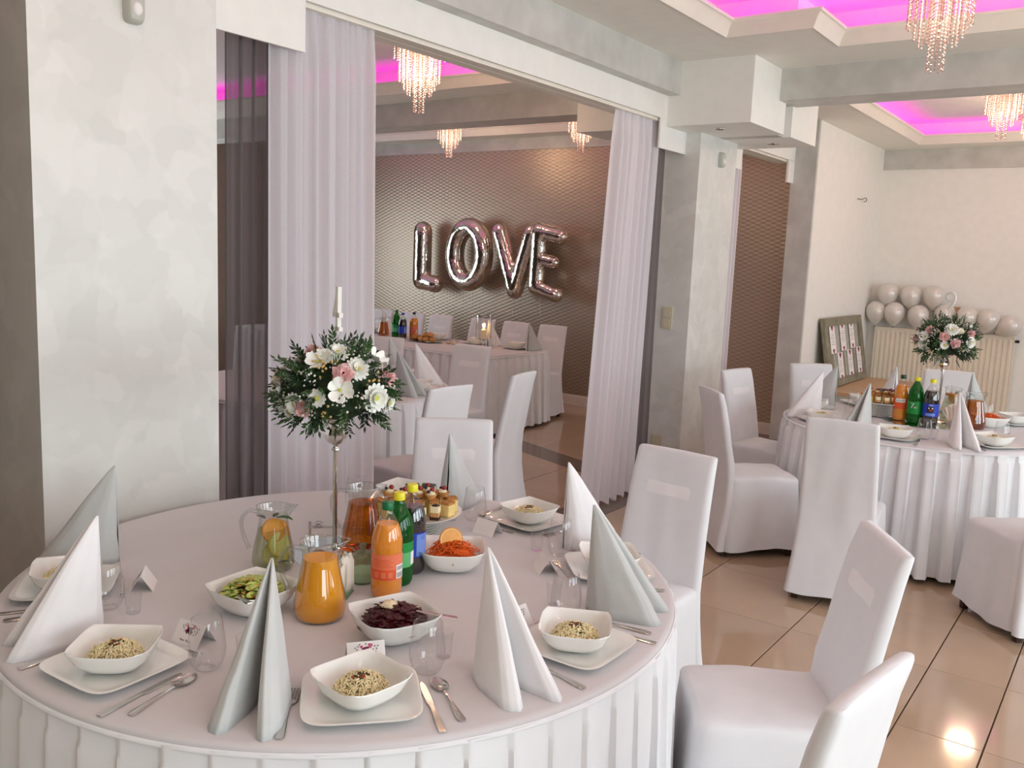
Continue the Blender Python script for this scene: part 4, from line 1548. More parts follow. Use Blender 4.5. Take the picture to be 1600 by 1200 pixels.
def centrepiece(px, py, label, flowers, seed, sprigs=150):
    rnd = random.Random(seed)
    t = thing('flower_centrepiece', label, 'flower arrangement', (px, py, ZT), 0, 'tall flower centrepieces')
    obj('base', G().lathe([(0, 0), (.062, 0), (.064, .004), (.05, .010), (.014, .016), (.009, .03), (.0, .03)], 32), M['chrome'], t, smooth=50)
    obj('pole', G().lathe([(.0075, .012), (.0075, .325), (.0, .325)], 20), M['chrome'], t, smooth=60)
    obj('collar', G().lathe([(.0075, .318), (.013, .322), (.013, .328), (.009, .333), (.011, .342), (.0, .342)], 20), M['chrome'], t, smooth=40)
    obj('crystal_globe', G().lathe([(.008, .338), (.022, .345), (.033, .360), (.035, .372), (.030, .388), (.018, .398), (.010, .402)], 9), M['chrome'], t)
    obj('cup', G().lathe([(.010, .398), (.03, .405), (.05, .42), (.052, .425), (.0, .425)], 24), M['chrome'], t, smooth=50)
    C = Vector((0, 0, .512))
    ax = Vector((.148, .148, .112))
    obj('floral_foam', G().ball(tuple(C), .128, .128, .095, 20, 12), M['foam'], t, smooth=180)
    view = (CAMP - Vector((px, py, ZT + .52))).normalized()
    rr_ = rgt - view * rgt.dot(view)
    rr_.normalize()
    uu_ = view.cross(rr_)

    def orient(d, roll):
        q = d.to_track_quat('Z', 'Y')
        return (q.to_matrix() @ Matrix.Rotation(roll, 3, 'Z')).to_euler()
    for k in range(sprigs):
        z = rnd.uniform(-.75, 1)
        a = rnd.uniform(0, 2 * PI)
        d = Vector((math.sqrt(1 - z * z) * math.cos(a), math.sqrt(1 - z * z) * math.sin(a), z))
        p = C + Vector((d.x * ax.x, d.y * ax.y, d.z * ax.z)) * .80
        dd = (d + Vector((rnd.uniform(-.6, .6), rnd.uniform(-.6, .6), rnd.uniform(-.7, .25)))).normalized()
        o = obj('leaf_sprig', FM['sprig%d' % (k % 3)], None, t, loc=p, rot=orient(dd, rnd.uniform(0, 6.28)))
        s = rnd.uniform(.8, 1.15)
        o.scale = (s, s, s)
    g = G()
    for k in range(64):
        z = rnd.uniform(-.6, .95)
        a = rnd.uniform(0, 2 * PI)
        d = Vector((math.sqrt(1 - z * z) * math.cos(a), math.sqrt(1 - z * z) * math.sin(a), z))
        for j in range(9):
            q = C + Vector((d.x * ax.x, d.y * ax.y, d.z * ax.z)) * 1.13 + Vector((rnd.gauss(0, .014), rnd.gauss(0, .014), rnd.gauss(0, .014)))
            g.ball(tuple(q), rnd.uniform(.0025, .004), None, None, 6, 4)
    tag(obj('baby_breath', g, M['bud'], t, smooth=180), kind='stuff')
    g = G()
    for k in range(6):
        d = (view + rr_ * rnd.uniform(-1, 1) + uu_ * rnd.uniform(-.6, 1)).normalized()
        for j in range(6):
            q = C + Vector((d.x * ax.x, d.y * ax.y, d.z * ax.z)) * 1.16 + Vector((rnd.gauss(0, .012), rnd.gauss(0, .012), rnd.gauss(0, .012)))
            g.ball(tuple(q), .0042, None, None, 7, 5)
    tag(obj('gold_berries', g, M['berry_gold'], t, smooth=180), kind='stuff')
    for kind, fx, fy, s in flowers:      # fx, fy: place on the dome as seen from the camera side, in dome radii
        r2 = min(.97, fx * fx + fy * fy)
        d = (rr_ * fx + uu_ * fy + view * math.sqrt(1 - r2)).normalized()
        p = C + Vector((d.x * ax.x, d.y * ax.y, d.z * ax.z)) * 1.10
        nm = {'mum': 'chrysanthemum', 'daisy': 'daisy', 'rose': 'pink_carnation', 'cup': 'lisianthus', 'cream_rose': 'cream_rose'}[kind]
        o = obj(nm, FM[kind], None, t, loc=p, rot=orient((d + view * .25).normalized(), fx * 9))
        o.scale = (s * 1.25,) * 3
        if kind in ('mum', 'daisy', 'cup'):
            obj('flower_eye', eye, None, o).scale = (.55, .55, .8) if kind == 'cup' else (1, 1, 1)
    for k in range(14):                   # the same mix goes on round the far side
        a = rnd.uniform(-1, 1) * 1.2 + PI
        d = (view * math.cos(a) + rr_ * math.sin(a) + uu_ * rnd.uniform(-.3, 1.0)).normalized()
        p = C + Vector((d.x * ax.x, d.y * ax.y, d.z * ax.z)) * 1.08
        kind = ('mum', 'rose', 'cup', 'daisy')[k % 4]
        nm = {'mum': 'chrysanthemum', 'daisy': 'daisy', 'rose': 'pink_carnation', 'cup': 'lisianthus'}[kind]
        obj(nm, FM[kind], None, t, loc=p, rot=orient(d, k))
    return t


P1, P2 = (-1.96, 1.83), (-1.03, 6.05)
S = 1 / 82.0
f1 = [(k, (x - 516) * S, -(y - 607) * S, s) for k, x, y, s in (
    ('mum', 570, 622, 1.2), ('mum', 545, 569, 1.0), ('daisy', 608, 640, 1.0), ('daisy', 489, 622, .95), ('mum', 459, 634, .95), ('cup', 521, 607, 1.15), ('mum', 424, 640, .9),
    ('cup', 420, 607, .9), ('cup', 490, 556, 1.0), ('mum', 518, 540, 1.0), ('cup', 573, 549, 1.1), ('mum', 500, 546, .8), ('rose', 484, 540, .95), ('rose', 525, 579, 1.15), ('rose', 588, 586, 1.0),
    ('rose', 470, 642, .95), ('cream_rose', 435, 578, .9), ('daisy', 445, 655, .8), ('cream_rose', 424, 590, .9))]
centrepiece(*P1, 'tall centrepiece of white and pink flowers on the near table', f1, 21)
S = 1 / 42.0
f2 = [(k, (x - 1469) * S, -(y - 525) * S, s) for k, x, y, s in (
    ('mum', 1477, 503, 1.15), ('mum', 1503, 528, 1.0), ('cup', 1440, 517, 1.0), ('mum', 1436, 534, 1.0), ('daisy', 1467, 534, .9), ('cup', 1505, 500, .8), ('rose', 1447, 504, 1.0),
    ('rose', 1467, 517, 1.1), ('rose', 1503, 511, 1.0), ('rose', 1482, 530, 1.1), ('rose', 1424, 523, .95), ('daisy', 1490, 505, .7))]
centrepiece(*P2, 'tall centrepiece of white and pink flowers on the right table', f2, 22)

# table numbers on thin picks above the flowers
tn = thing('table_number', 'white wooden table number 4 above the near flowers', 'table number', (P1[0], P1[1], ZT), R(-21))
g = G().box(.004, .018, -.006, .006, .688, .818).box(-.022, .030, -.006, .006, .728, .742).box(-.006, .030, -.006, .006, .688, .700)
g.loft([[(-.022, y, .735), (-.010, y, .735), (.016, y, .818), (.006, y, .818)] for y in (-.006, .006)])
obj('digit', g, M['plastic_white'], tn)
obj('pick', G().tube([(.008, 0, .56), (.008, 0, .69)], .0012, 5), M['steel'], tn)
tn = thing('table_number', 'white wooden table number 9 above the right table flowers', 'table number', (P2[0], P2[1], ZT), R(-18))
vs, fs = text_mesh('9', .165, .006)
obj('digit', G().add([(x, -z, y + .755) for x, y, z in vs], fs), M['plastic_white'], tn)
obj('pick', G().tube([(0, 0, .56), (0, 0, .70)], .0012, 5), M['steel'], tn)

# round mirror under the near centrepiece
tag(obj('mirror_tray', G().lathe([(0, 0), (.168, 0), (.17, .002), (.168, .004), (0, .004)], 48), M['mirror'], loc=(-1.925, 1.86, ZT - .001), smooth=30), 'round mirror tray under the near flower stand', 'tray')
tag(obj('mirror_tray', G().lathe([(0, 0), (.238, 0), (.24, .003), (.238, .006), (0, .006)], 48), M['mirror'], loc=(-1.08, 5.95, ZT - .001), smooth=30), 'round mirror tray under the bottles on the right table', 'tray')
for nm in ('flower_centrepiece', 'flower_centrepiece.001'):
    bpy.data.objects[nm].location.z += .003 if nm.endswith('piece') else .005


# ---------------------------------------------------------------- jugs
def jug(label, x, y, rz, kind, level, s=1.0, dz=0.0):
    t = thing('glass_jug', label, 'jug', (x, y, ZT + dz), rz, 'glass jugs of drink')
    prof = [(.0, .003), (.050, .0), (.060, .004), (.0655, .022), (.0655, .038), (.062, .065), (.0545, .10), (.0475, .135), (.0440, .158), (.0445, .170), (.048, .184), (.0525, .196), (.0535, .201)]
    n = 40

    def ring(r, z, k=0.0):
        out = []
        for j in range(n):
            a = 2 * PI * j / n
            aa = math.atan2(math.sin(a), math.cos(a))
            sp = k * math.exp(-(aa / .42) ** 2)
            out.append(((r + sp) * math.cos(a), (r + sp * .4) * math.sin(a), z + sp * .32))
        return out
    rings = [ring(max(r, .0004) * s, z * s, .024 * s * max(0, (z - .155) / .046) ** 1.3) for r, z in prof]
    rings.append(ring(.0515 * s, .2015 * s, .0235 * s))
    rings.append(ring(.0505 * s, .197 * s, .020 * s))
    obj('jug_body', G().loft(rings, False, False), M['jug_glass'], t, smooth=180)
    hp = []
    for k in range(15):
        u = k / 14
        hp.append((-(.048 + .052 * math.sin(PI * min(1, u * .80 + .05)) ** .7) * s, 0, (.188 - .118 * u + .020 * math.sin(PI * u)) * s))
    hp[0] = (-.046 * s, 0, .180 * s)
    hp[-1] = (-.0755 * s, 0, .062 * s)
    obj('handle', G().tube(hp, [.0065 * s] * 14 + [.008 * s], 10), M['jug_glass'], t, smooth=180)
    lp = [(max(r - .0022, .0003) * s, max(z, .006) * s) for r, z in prof if z < level]
    r_top = None
    for (ra, za), (rb, zb) in zip(prof, prof[1:]):
        if za <= level <= zb:
            r_top = ra + (rb - ra) * (level - za) / (zb - za) - .0022
    lp += [(r_top * s, level * s), (.0004, level * s)]
    obj('drink', G().lathe(lp, 36), M[kind], t, smooth=50)
    return t


def slice_part(name, parent, loc, rot, r, flesh, peel):
    o = obj(name, G().lathe([(0, -.004), (r * .90, -.004), (r * .90, .004), (0, .004)], 24), M[flesh], parent, loc=loc, rot=rot, smooth=40)
    obj('peel', G().lathe([(r * .90, -.0045), (r * .96, -.0045), (r, 0), (r * .96, .0045), (r * .90, .0045)], 24), M[peel], o, smooth=60)
    return o


jug('glass jug full of orange juice, frontmost on the near table', -1.63, 1.475, R(38), 'juice', .158)
lj = jug('glass jug of lemon water with orange slices and mint', -1.992, 1.622, R(36), 'lemonade', .128, .93)
slice_part('orange_slice', lj, (.004, -.016, .118), (R(70), R(8), R(40)), .036, 'orange_flesh', 'orange_peel')
slice_part('orange_slice', lj, (.016, .008, .112), (R(60), R(-20), R(70)), .034, 'orange_flesh', 'orange_peel')
slice_part('lemon_slice', lj, (.020, -.018, .078), (R(76), R(12), R(50)), .036, 'lemon_flesh', 'lemon_peel')
slice_part('lemon_slice', lj, (.010, -.010, .048), (R(62), R(-10), R(20)), .038, 'lemon_flesh', 'lemon_peel')
for k, (x, y, z, rz, s) in enumerate(((.012, -.01, .158, -.3, 1.3), (-.022, -.004, .152, 2.6, .9), (-.004, .016, .150, 1.4, .9), (.02, -.035, .03, .4, .9))):
    rows = [[(u, -wd, h - .003), (u, 0, h), (u, wd, h - .003)] for u, wd, h in ((0, .001, 0), (.010, .009, .004), (.022, .010, .006), (.034, .005, .004), (.040, .0005, 0))]
    o = obj('mint_leaf', G().loft(rows, False, False, False), M['leaf'], lj, loc=(x, y, z), rz=rz, smooth=180)
    o.scale = (s, s, s)
jug('glass jug of amber tea beside the near flower pole', -1.925, 1.915, R(30), 'tea', .150, 1.0, .003)
jug('glass jug of amber drink on the right table', -.818, 5.977, R(40), 'tea', .160, 1.08)
o = jug('glass jug of fruit water behind the amber jug', -.99, 6.27, R(120), 'lemonade', .135, 1.0)
slice_part('orange_slice', o, (.0, -.01, .13), (R(65), R(8), R(40)), .037, 'orange_flesh', 'orange_peel')
slice_part('orange_slice', o, (.0, .012, .155), (R(20), R(8), R(40)), .036, 'orange_flesh', 'orange_peel')
for k in range(3):
    obj('mint_leaf', FM['sprig0'], None, o, loc=(-.02 + .02 * k, 0, .158), rot=(.9, .4 * k, k)).scale = (.45, .45, .45)
jug('glass jug of amber drink on the head table', -6.82, 7.05, R(40), 'tea', .150)


# ---------------------------------------------------------------- soft drink bottles
BP = [(.0, .004), (.028, .0), (.036, .002), (.041, .012), (.0425, .03), (.0425, .05), (.0415, .062), (.0415, .125), (.0425, .14), (.042, .160), (.038, .182), (.030, .205), (.020, .224), (.0145, .234), (.0135, .243), (.0135, .258)]


def bottle(label, x, y, kind, cap, level, toward, s=1.0, front=False, dz=0.0):
    t = thing('soda_bottle', label, 'bottle', (x, y, ZT + dz), 0, 'plastic soft drink bottles')
    prof = [(max(r, .0004) * s, z * s) for r, z in BP]
    obj('bottle_body', G().lathe(prof, 32), M['pet_green' if kind == 'green' else 'pet'], t, smooth=180)
    if kind != 'green':
        lp = [(max(r - .001, .0003) * s, max(z, .003) * s) for r, z in BP if z < level]
        rt = [ra + (rb - ra) * (level - za) / (zb - za) for (ra, za), (rb, zb) in zip(BP, BP[1:]) if za <= level <= zb][0] - .001
        obj('drink', G().lathe(lp + [(rt * s, level * s), (.0003, level * s)], 32), M[{'orange': 'soda_orange', 'cola': 'cola'}[kind]], t, smooth=60)
    else:
        lp = [(max(r - .001, .0003) * s, max(z, .003) * s) for r, z in BP if z < level]
        obj('drink', G().lathe(lp + [(.0003, level * s)], 32), M['lemonade'], t, smooth=60)
    c = obj('cap', G().lathe([(.0155, .243), (.0160, .245), (.0160, .262), (.0145, .2645), (.0, .265)], 24, M=Matrix.Scale(s, 4)), M[cap], t, smooth=40)
    r = .0422 * s
    lab = {'orange': 'label_coral', 'green': 'label_green', 'cola': 'label_blue'}[kind]
    if kind == 'orange' and front:
        lo = None
    else:
        lo = obj('label_band', G().lathe([(r, .056 * s), (r, .128 * s)], 40), M[lab], t, smooth=180)
    r2, r3, r4 = r + .0006, r + .0011, r + .0015
    A = toward
    if kind == 'orange' and not front:
        obj('lower_panel', cyl_patch(r2, A - 1.5, A + .62, .058 * s, .086 * s), M['label_red_orange'], lo)
        obj('barcode_panel', cyl_patch(r3, A + .64, A + 1.35, .060 * s, .098 * s, 6), M['print_white'], lo)
        g = G()
        for k in range(9):
            z0 = .064 + k * .0034
            if k in (4, 5):
                continue
            p = cyl_patch(r4, A + .70, A + 1.28, z0 * s, (z0 + .0016) * s, 5)
            g.add(p.v, p.f)
        obj('barcode_bars', g, M['print_black'], lo)
        g = G()
        for k in range(4):
            p = cyl_patch(r2, A - .9, A + .45 - .2 * (k % 2), (.094 + k * .006) * s, (.0955 + k * .006) * s, 8)
            g.add(p.v, p.f)
        obj('small_print', g, M['label_red_orange'], lo)
        g = G()
        for k in range(3):
            p = cyl_patch(r3, A - .8 + k * .45, A - .5 + k * .45, .064 * s, .080 * s, 5)
            g.add(p.v, p.f)
        obj('nutrition_boxes', g, M['label_coral'], lo)
    elif kind == 'green' and not front:
        obj('lower_panel', cyl_patch(r2, A - .9, A + .9, .058 * s, .100 * s), M['label_light_green'], lo)
        obj('barcode_panel', cyl_patch(r3, A + .92, A + 1.4, .062 * s, .100 * s, 5), M['print_white'], lo)
    elif kind == 'cola' and not front:
        obj('side_panel', cyl_patch(r2, A + .35, A + 1.5, .060 * s, .124 * s), M['label_light_blue'], lo)
        g = cyl_text('=', .03, r3, A + .85, .112 * s)
        obj('printed_mark', g, M['label_blue'], lo)
    elif front:
        if kind == 'orange':
            lo = obj('label_band', G().lathe([(r, .070 * s), (r, .132 * s)], 40), M['label_red_orange'], t, smooth=180)
            obj('logo_backing', cyl_patch(r2, A - .75, A + .55, .108 * s, .130 * s), M['print_white'], lo)
            obj('brand_lettering', cyl_text('mirinda', .0165, r3, A - .10, .119 * s, .06), M['print_black'], lo)
        elif kind == 'green':
            obj('brand_numeral', cyl_text('7', .044, r2, A - .35, .103 * s), M['print_white'], lo)
            obj('brand_dot', cyl_text('\u2022', .045, r2, A + .02, .094 * s), M['print_red'], lo)
            obj('brand_lettering', cyl_text('up', .016, r3, A + .05, .096 * s), M['print_white'], lo)
        else:
            obj('emblem_panel', cyl_patch(r2, A - .45, A + .45, .078 * s, .112 * s), M['print_black'], lo)
            obj('emblem_dots', cyl_text('\u2022 \u2022', .032, r3, A, .102 * s), M['print_white'], lo)
            obj('emblem_red', cyl_text('\u2022', .05, r3, A, .090 * s), M['print_red'], lo)
            obj('brand_lettering', cyl_text('PEPSI', .011, r3, A, .120 * s), M['print_white'], lo)
            g = cyl_patch(r2, A - .6, A + .6, .060 * s, .074 * s)
            obj('lower_panel', g, M['label_light_blue'], lo)
    return t


A1 = math.atan2(-1.72, 1.63)
bottle('orange soda bottle with green cap on the near table', -1.603, 1.688, 'orange', 'cap_green', .205, A1)
bottle('green soda bottle with yellow cap on the near table', -1.645, 1.778, 'green', 'cap_yellow', .19, A1)
bottle('dark cola bottle with yellow cap on the near table', -1.678, 1.868, 'cola', 'cap_yellow', .200, A1)
A2 = math.atan2(-5.85, 1.15)
bottle('orange soda bottle with dark green cap on the right table', -1.222, 5.905, 'orange', 'cap_dark_green', .205, A2, 1.08, True, .005)
bottle('green soda bottle with yellow cap on the right table', -1.130, 5.860, 'green', 'cap_yellow', .19, A2, 1.08, True, .005)
bottle('dark cola bottle with blue label on the right table', -1.037, 5.838, 'cola', 'cap_yellow', .200, A2, 1.08, True, .005)
A4 = math.atan2(-7.0, 6.5)
bottle('green soda bottle on the head table', -6.60, 7.02, 'green', 'cap_green', .19, A4, 1.12)
bottle('dark cola bottle on the head table', -6.47, 6.98, 'cola', 'label_blue', .200, A4, 1.05)
bottle('orange soda bottle with black cap on the head table', -6.40, 7.08, 'orange', 'plastic_black', .205, A4, 1.08)

# ---------------------------------------------------------------- serving bowls
serv = one('serving_bowl', 'bowl', 'square white serving bowls', bowl_mesh(1.16, .88), M['porcelain'], 50)


def pile_height(r, R0, h):
    return h * max(0, 1 - (r / R0) ** 2)


def chunks(name, parent, material, cnt, R0, h, z0, size, seed, flat=.5, tube=False):
    rnd = random.Random(seed)
    g = G()
    for _ in range(cnt):
        a, r = rnd.uniform(0, 2 * PI), R0 * math.sqrt(rnd.random()) * .97
        x, y = r * math.cos(a), r * math.sin(a)
        z = z0 + pile_height(r, R0, h) + rnd.uniform(-.002, .006)
        if tube:
            d = rnd.uniform(0, 2 * PI)
            ln = size * rnd.uniform(2, 4)
            g.tube([(x, y, z), (x + ln * .5 * math.cos(d), y + ln * .5 * math.sin(d), z + rnd.uniform(.001, .006)), (x + ln * math.cos(d + .5), y + ln * math.sin(d + .5), z + rnd.uniform(-.006, .002))], size * .16, 4)
        else:
            mt = Matrix.Translation((x, y, z)) @ Matrix.Rotation(rnd.uniform(0, 6), 4, 'Z') @ Matrix.Rotation(rnd.uniform(-.7, .7), 4, 'X')
            s = size * rnd.uniform(.6, 1.3)
            rows = [[(u * s, -wd * s, flat * s * b + .0006), (u * s, 0, flat * s * (b + .35)), (u * s, wd * s, flat * s * b)] for u, wd, b in ((-1, .15, 0), (-.3, .5, .3), (.4, .45, .1), (1, .1, .3))]
            g.loft(rows, False, False, False, mt)
    return tag(obj(name, g, M[material], parent, smooth=60), kind='stuff')


def mound(R0, h, z0, n=24, bumps=.12, seed=0):
    rings = []
    for k in range(7):
        t = k / 6
        r = R0 * (1 - t)
        rings.append([(r * (1 + bumps * noise.noise(Vector((math.cos(a) * 2, math.sin(a) * 2, t * 3 + seed)))) * math.cos(a), r * (1 + bumps * noise.noise(Vector((math.cos(a) * 2, math.sin(a) * 2, t * 3 + seed)))) * math.sin(a), z0 + pile_height(r, R0, h) + (.25 * h * noise.noise(Vector((math.cos(a) * 3 * (1 - t), math.sin(a) * 3 * (1 - t), seed + 4.0))) if 0 < k < 6 else 0)) for a in [2 * PI * i / n for i in range(n)]])
    return G().loft(rings, True, True)


def serving_spoon(parent, name, loc, rot):
    g = G().loft([[(-w_, y, z), (-w_ * .8, y, z + .0018), (w_ * .8, y, z + .0018), (w_, y, z)] for y, w_, z in ((-.10, .006, .0), (-.095, .0095, .0), (-.04, .005, .002), (.0, .0035, .003))])
    return obj(name, g, M['steel'], parent, smooth=30, loc=loc, rot=rot)


x, y = -1.788, 1.392
serv.place((x, y, ZT), R(3), 'square white salad bowl behind the front grey napkin')
t = thing('mixed_salad', 'green lettuce salad with corn in a square white bowl', 'salad', (x, y, ZT), 0)
t.scale = (1.08, 1.08, 1.0)
obj('salad_bed', mound(.076, .026, .034, seed=1), M['lettuce_dark'], t, smooth=180)
chunks('lettuce_shreds', t, 'lettuce', 190, .074, .036, .042, .013, 5)
chunks('dark_leaves', t, 'lettuce_dark', 100, .074, .030, .040, .012, 6)
chunks('corn_kernels', t, 'corn', 90, .072, .034, .042, .0070, 7, 1.0)
chunks('red_pieces', t, 'pepper_red', 70, .072, .030, .042, .008, 8)
sp = thing('salad_spoon', 'steel spoon resting in the salad bowl', 'spoon', (x + .035, y - .075, ZT + .064), R(70))
serving_spoon(sp, 'handle', (0, 0, 0), (R(-12), 0, 0))

x, y = -1.402, 1.508
serv.place((x, y, ZT), R(-20), 'square white bowl of beetroot in front of the orange soda')
t = thing('beetroot_salad', 'dark red beetroot salad in a square white bowl', 'salad', (x, y, ZT), 0)
t.scale = (1.12, 1.12, 1.0)
obj('beetroot_mound', mound(.076, .044, .034, 36, .2, 3), M['beet'], t, smooth=180)
chunks('beetroot_shreds', t, 'beet', 240, .070, .042, .038, .011, 15)
obj('mayonnaise_dollop', mound(.022, .012, .0800, 18, .35, 9), M['mayonnaise'], t, smooth=180, loc=(-.012, -.002, 0))
sp = thing('beetroot_spoon', 'steel spoon resting in the beetroot bowl', 'spoon', (x + .06, y + .04, ZT + .068), R(125))
serving_spoon(sp, 'handle', (0, .02, .0), (R(6), 0, 0))

x, y = -1.606, 1.972
serv.place((x, y, ZT), R(38), 'square white bowl of carrot salad right of the cola')
t = thing('carrot_salad', 'grated carrot salad in a square white bowl', 'salad', (x, y, ZT), 0)
obj('carrot_mound', mound(.074, .038, .034, 30, .1, 5), M['carrot'], t, smooth=180)
chunks('carrot_shreds', t, 'carrot', 300, .058, .040, .040, .010, 25, tube=True)
os_ = thing('orange_slice', 'orange slice standing on the carrot salad', 'orange slice', (x - .004, y - .004, ZT + .090), R(48))
mt = Matrix.Rotation(R(78), 4, 'X')
obj('flesh', G().lathe([(0, -.003), (.029, -.003), (.029, .003), (0, .003)], 28, M=mt), M['orange_flesh'], os_, smooth=40)
obj('pith', G().lathe([(.029, -.0032), (.0315, -.0032), (.0315, .0032), (.029, .0032)], 28, M=mt), M['orange_pith'], os_, smooth=40)
obj('peel', G().lathe([(.0315, -.0032), (.034, -.003), (.035, 0), (.034, .003), (.0315, .0032)], 28, M=mt), M['orange_peel'], os_, smooth=60)

x, y = -.745, 6.13
serv.place((x, y, ZT), R(30), 'square white carrot bowl on the right table')
t = thing('carrot_salad', 'grated carrot salad on the right table', 'salad', (x, y, ZT), 0)
obj('carrot_mound', mound(.066, .036, .030, 30, .1, 6), M['carrot'], t, smooth=180)
chunks('carrot_shreds', t, 'carrot', 120, .056, .040, .038, .010, 26, tube=True)

# ---------------------------------------------------------------- condiments in the middle of the near table
t = thing('sugar_pot', 'pale green glass sugar pot with lid behind the orange soda', 'sugar pot', (-1.728, 1.722, ZT))
obj('pot', G().lathe([(0, .002), (.030, 0), (.036, .004), (.040, .03), (.038, .055), (.034, .066)], 28), M['green_glass'], t, smooth=60)
obj('sugar', G().lathe([(0, .004), (.034, .005), (.037, .03), (.034, .036), (0, .04)], 24), M['sugar'], t, smooth=60)
obj('lid', G().lathe([(.036, .066), (.035, .074), (.022, .086), (.008, .090), (.006, .098), (.010, .104), (.009, .110), (0, .112)], 24), M['green_glass'], t, smooth=60)
t = thing('napkin_fan', 'fan of white paper napkins in a holder beside the juice jug', 'paper napkins', (-1.690, 1.615, ZT), R(30))
rows = []
for k in range(15):
    u = -1 + 2 * k / 14
    rows.append([(u * .012 + .004 * math.sin(k * 2.4), .030 * u * (1 - .25 * h) + .004, .006 + .115 * h * (1 - .28 * u * u) + .003 * math.sin(k * 2)) for h in (0, .3, .6, .85, 1.0)])
o = obj('napkins', G().loft(rows, False, False, False), M['napkin_paper'], t, smooth=60)
sd = o.modifiers.new('ply', 'SOLIDIFY')
sd.thickness = .012
obj('holder', G().box(-.018, .018, -.032, .036, 0, .012), M['green_glass'], t)
t = thing('pepper_mill', 'small steel shaker standing left of the near flower pole', 'shaker', (-2.128, 1.880, ZT))
obj('foot', G().lathe([(0, 0), (.014, 0), (.015, .003), (.011, .008), (.0045, .010)], 20), M['chrome'], t, smooth=40)
obj('stem', G().lathe([(.0045, .010), (.0050, .05), (.0045, .054), (0, .055)], 14), M['steel'], t, smooth=40)
t = thing('cake_tongs', 'steel cake tongs lying behind the near flower pole', 'tongs', (-2.13, 2.03, ZT), R(40))
for s in (-1, 1):
    a = obj('arm', G().loft([[(u, s * (.006 + .010 * max(0, math.sin(PI * (u + .02) / .16))) - .003, .004 + .012 * (s > 0)), (u, s * (.006 + .010 * max(0, math.sin(PI * (u + .02) / .16))) + .003, .004 + .012 * (s > 0)), (u, s * (.006 + .010 * max(0, math.sin(PI * (u + .02) / .16))), .006 + .012 * (s > 0))] for u in (-.075, -.05, -.02, .02, .05, .075)]), M['steel'], t)
    obj('grip_head', G().lathe([(.010, 0), (.017, 0), (.017, .003), (.010, .003), (.010, 0)], 8, M=Matrix.Translation((-.085, s * .003, .003 + .010 * (s > 0)))), M['steel'], a)


# ---------------------------------------------------------------- cake platters
def block(w_, d_, z0, z1, seed, rough=.0015):
    rings = []
    for k in range(3):
        z = z0 + (z1 - z0) * k / 2
        rings.append([(x + rough * noise.noise(Vector((x * 60, y * 60, z * 60 + seed))), y + rough * noise.noise(Vector((x * 60 + 9, y * 60, z * 60 + seed))), zz) for x, y, zz in squircle(w_ / 2, d_ / 2, 12, 20, z)])
    return G().loft(rings)


def layer_slice():
    t = thing('layer_cake_slice', 'x', 'cake', group='cakes on the platters')
    obj('chocolate_base', block(.030, .034, 0, .010, 1), M['chocolate'], t, smooth=40)
    obj('sponge_layer', block(.029, .033, .010, .024, 2), M['sponge'], t, smooth=40)
    obj('cream_layer', block(.029, .033, .024, .044, 3), M['cream'], t, smooth=40)
    obj('chocolate_top', mound(.014, .007, .043, 14, .3, 2), M['chocolate'], t, smooth=180)
    return proto(t)


def cheese_slice():
    t = thing('cheesecake_slice', 'x', 'cake', group='cakes on the platters')
    obj('filling', block(.034, .036, 0, .040, 4), M['cheesecake'], t, smooth=40)
    obj('crumb_top', block(.0345, .0365, .040, .048, 5, .004), M['crumb'], t, smooth=40)
    return proto(t)


def tartlet():
    t = thing('cream_tartlet', 'x', 'cake', group='cakes on the platters')
    obj('pastry_shell', G().loft([squircle(.018, .010, 2.4, 20, 0), squircle(.027, .017, 2.4, 20, .016), squircle(.025, .015, 2.4, 20, .016), squircle(.02, .011, 2.4, 20, .010)]), M['pastry'], t, smooth=50)
    obj('cream', mound(.017, .014, .012, 16, .15, 3), M['cream'], t, smooth=180)
    obj('red_berry', G().ball((.006, .0, .029), .009, .009, .008, 12, 8), M['berry_red'], t, smooth=180)
    obj('blue_berry', G().ball((-.010, .004, .025), .006, .006, .0055, 10, 7), M['berry_blue'], t, smooth=180)
    return proto(t)


def seed_roll():
    t = thing('seeded_roll_slice', 'x', 'cake', group='cakes on the platters')
    mt = Matrix.Translation((0, 0, .018)) @ Matrix.Rotation(PI / 2, 4, 'Y')
    obj('crust', G().lathe([(.012, -.022), (.018, -.022), (.019, 0), (.018, .022), (.012, .022)], 18, M=mt), M['seeded'], t, smooth=40)
    obj('filling', G().lathe([(0, -.021), (.012, -.021), (.012, .021), (0, .021)], 18, M=mt), M['cream'], t, smooth=40)
    return proto(t)


layer, cheese, tart, roll = layer_slice(), cheese_slice(), tartlet(), seed_roll()
stackp = None


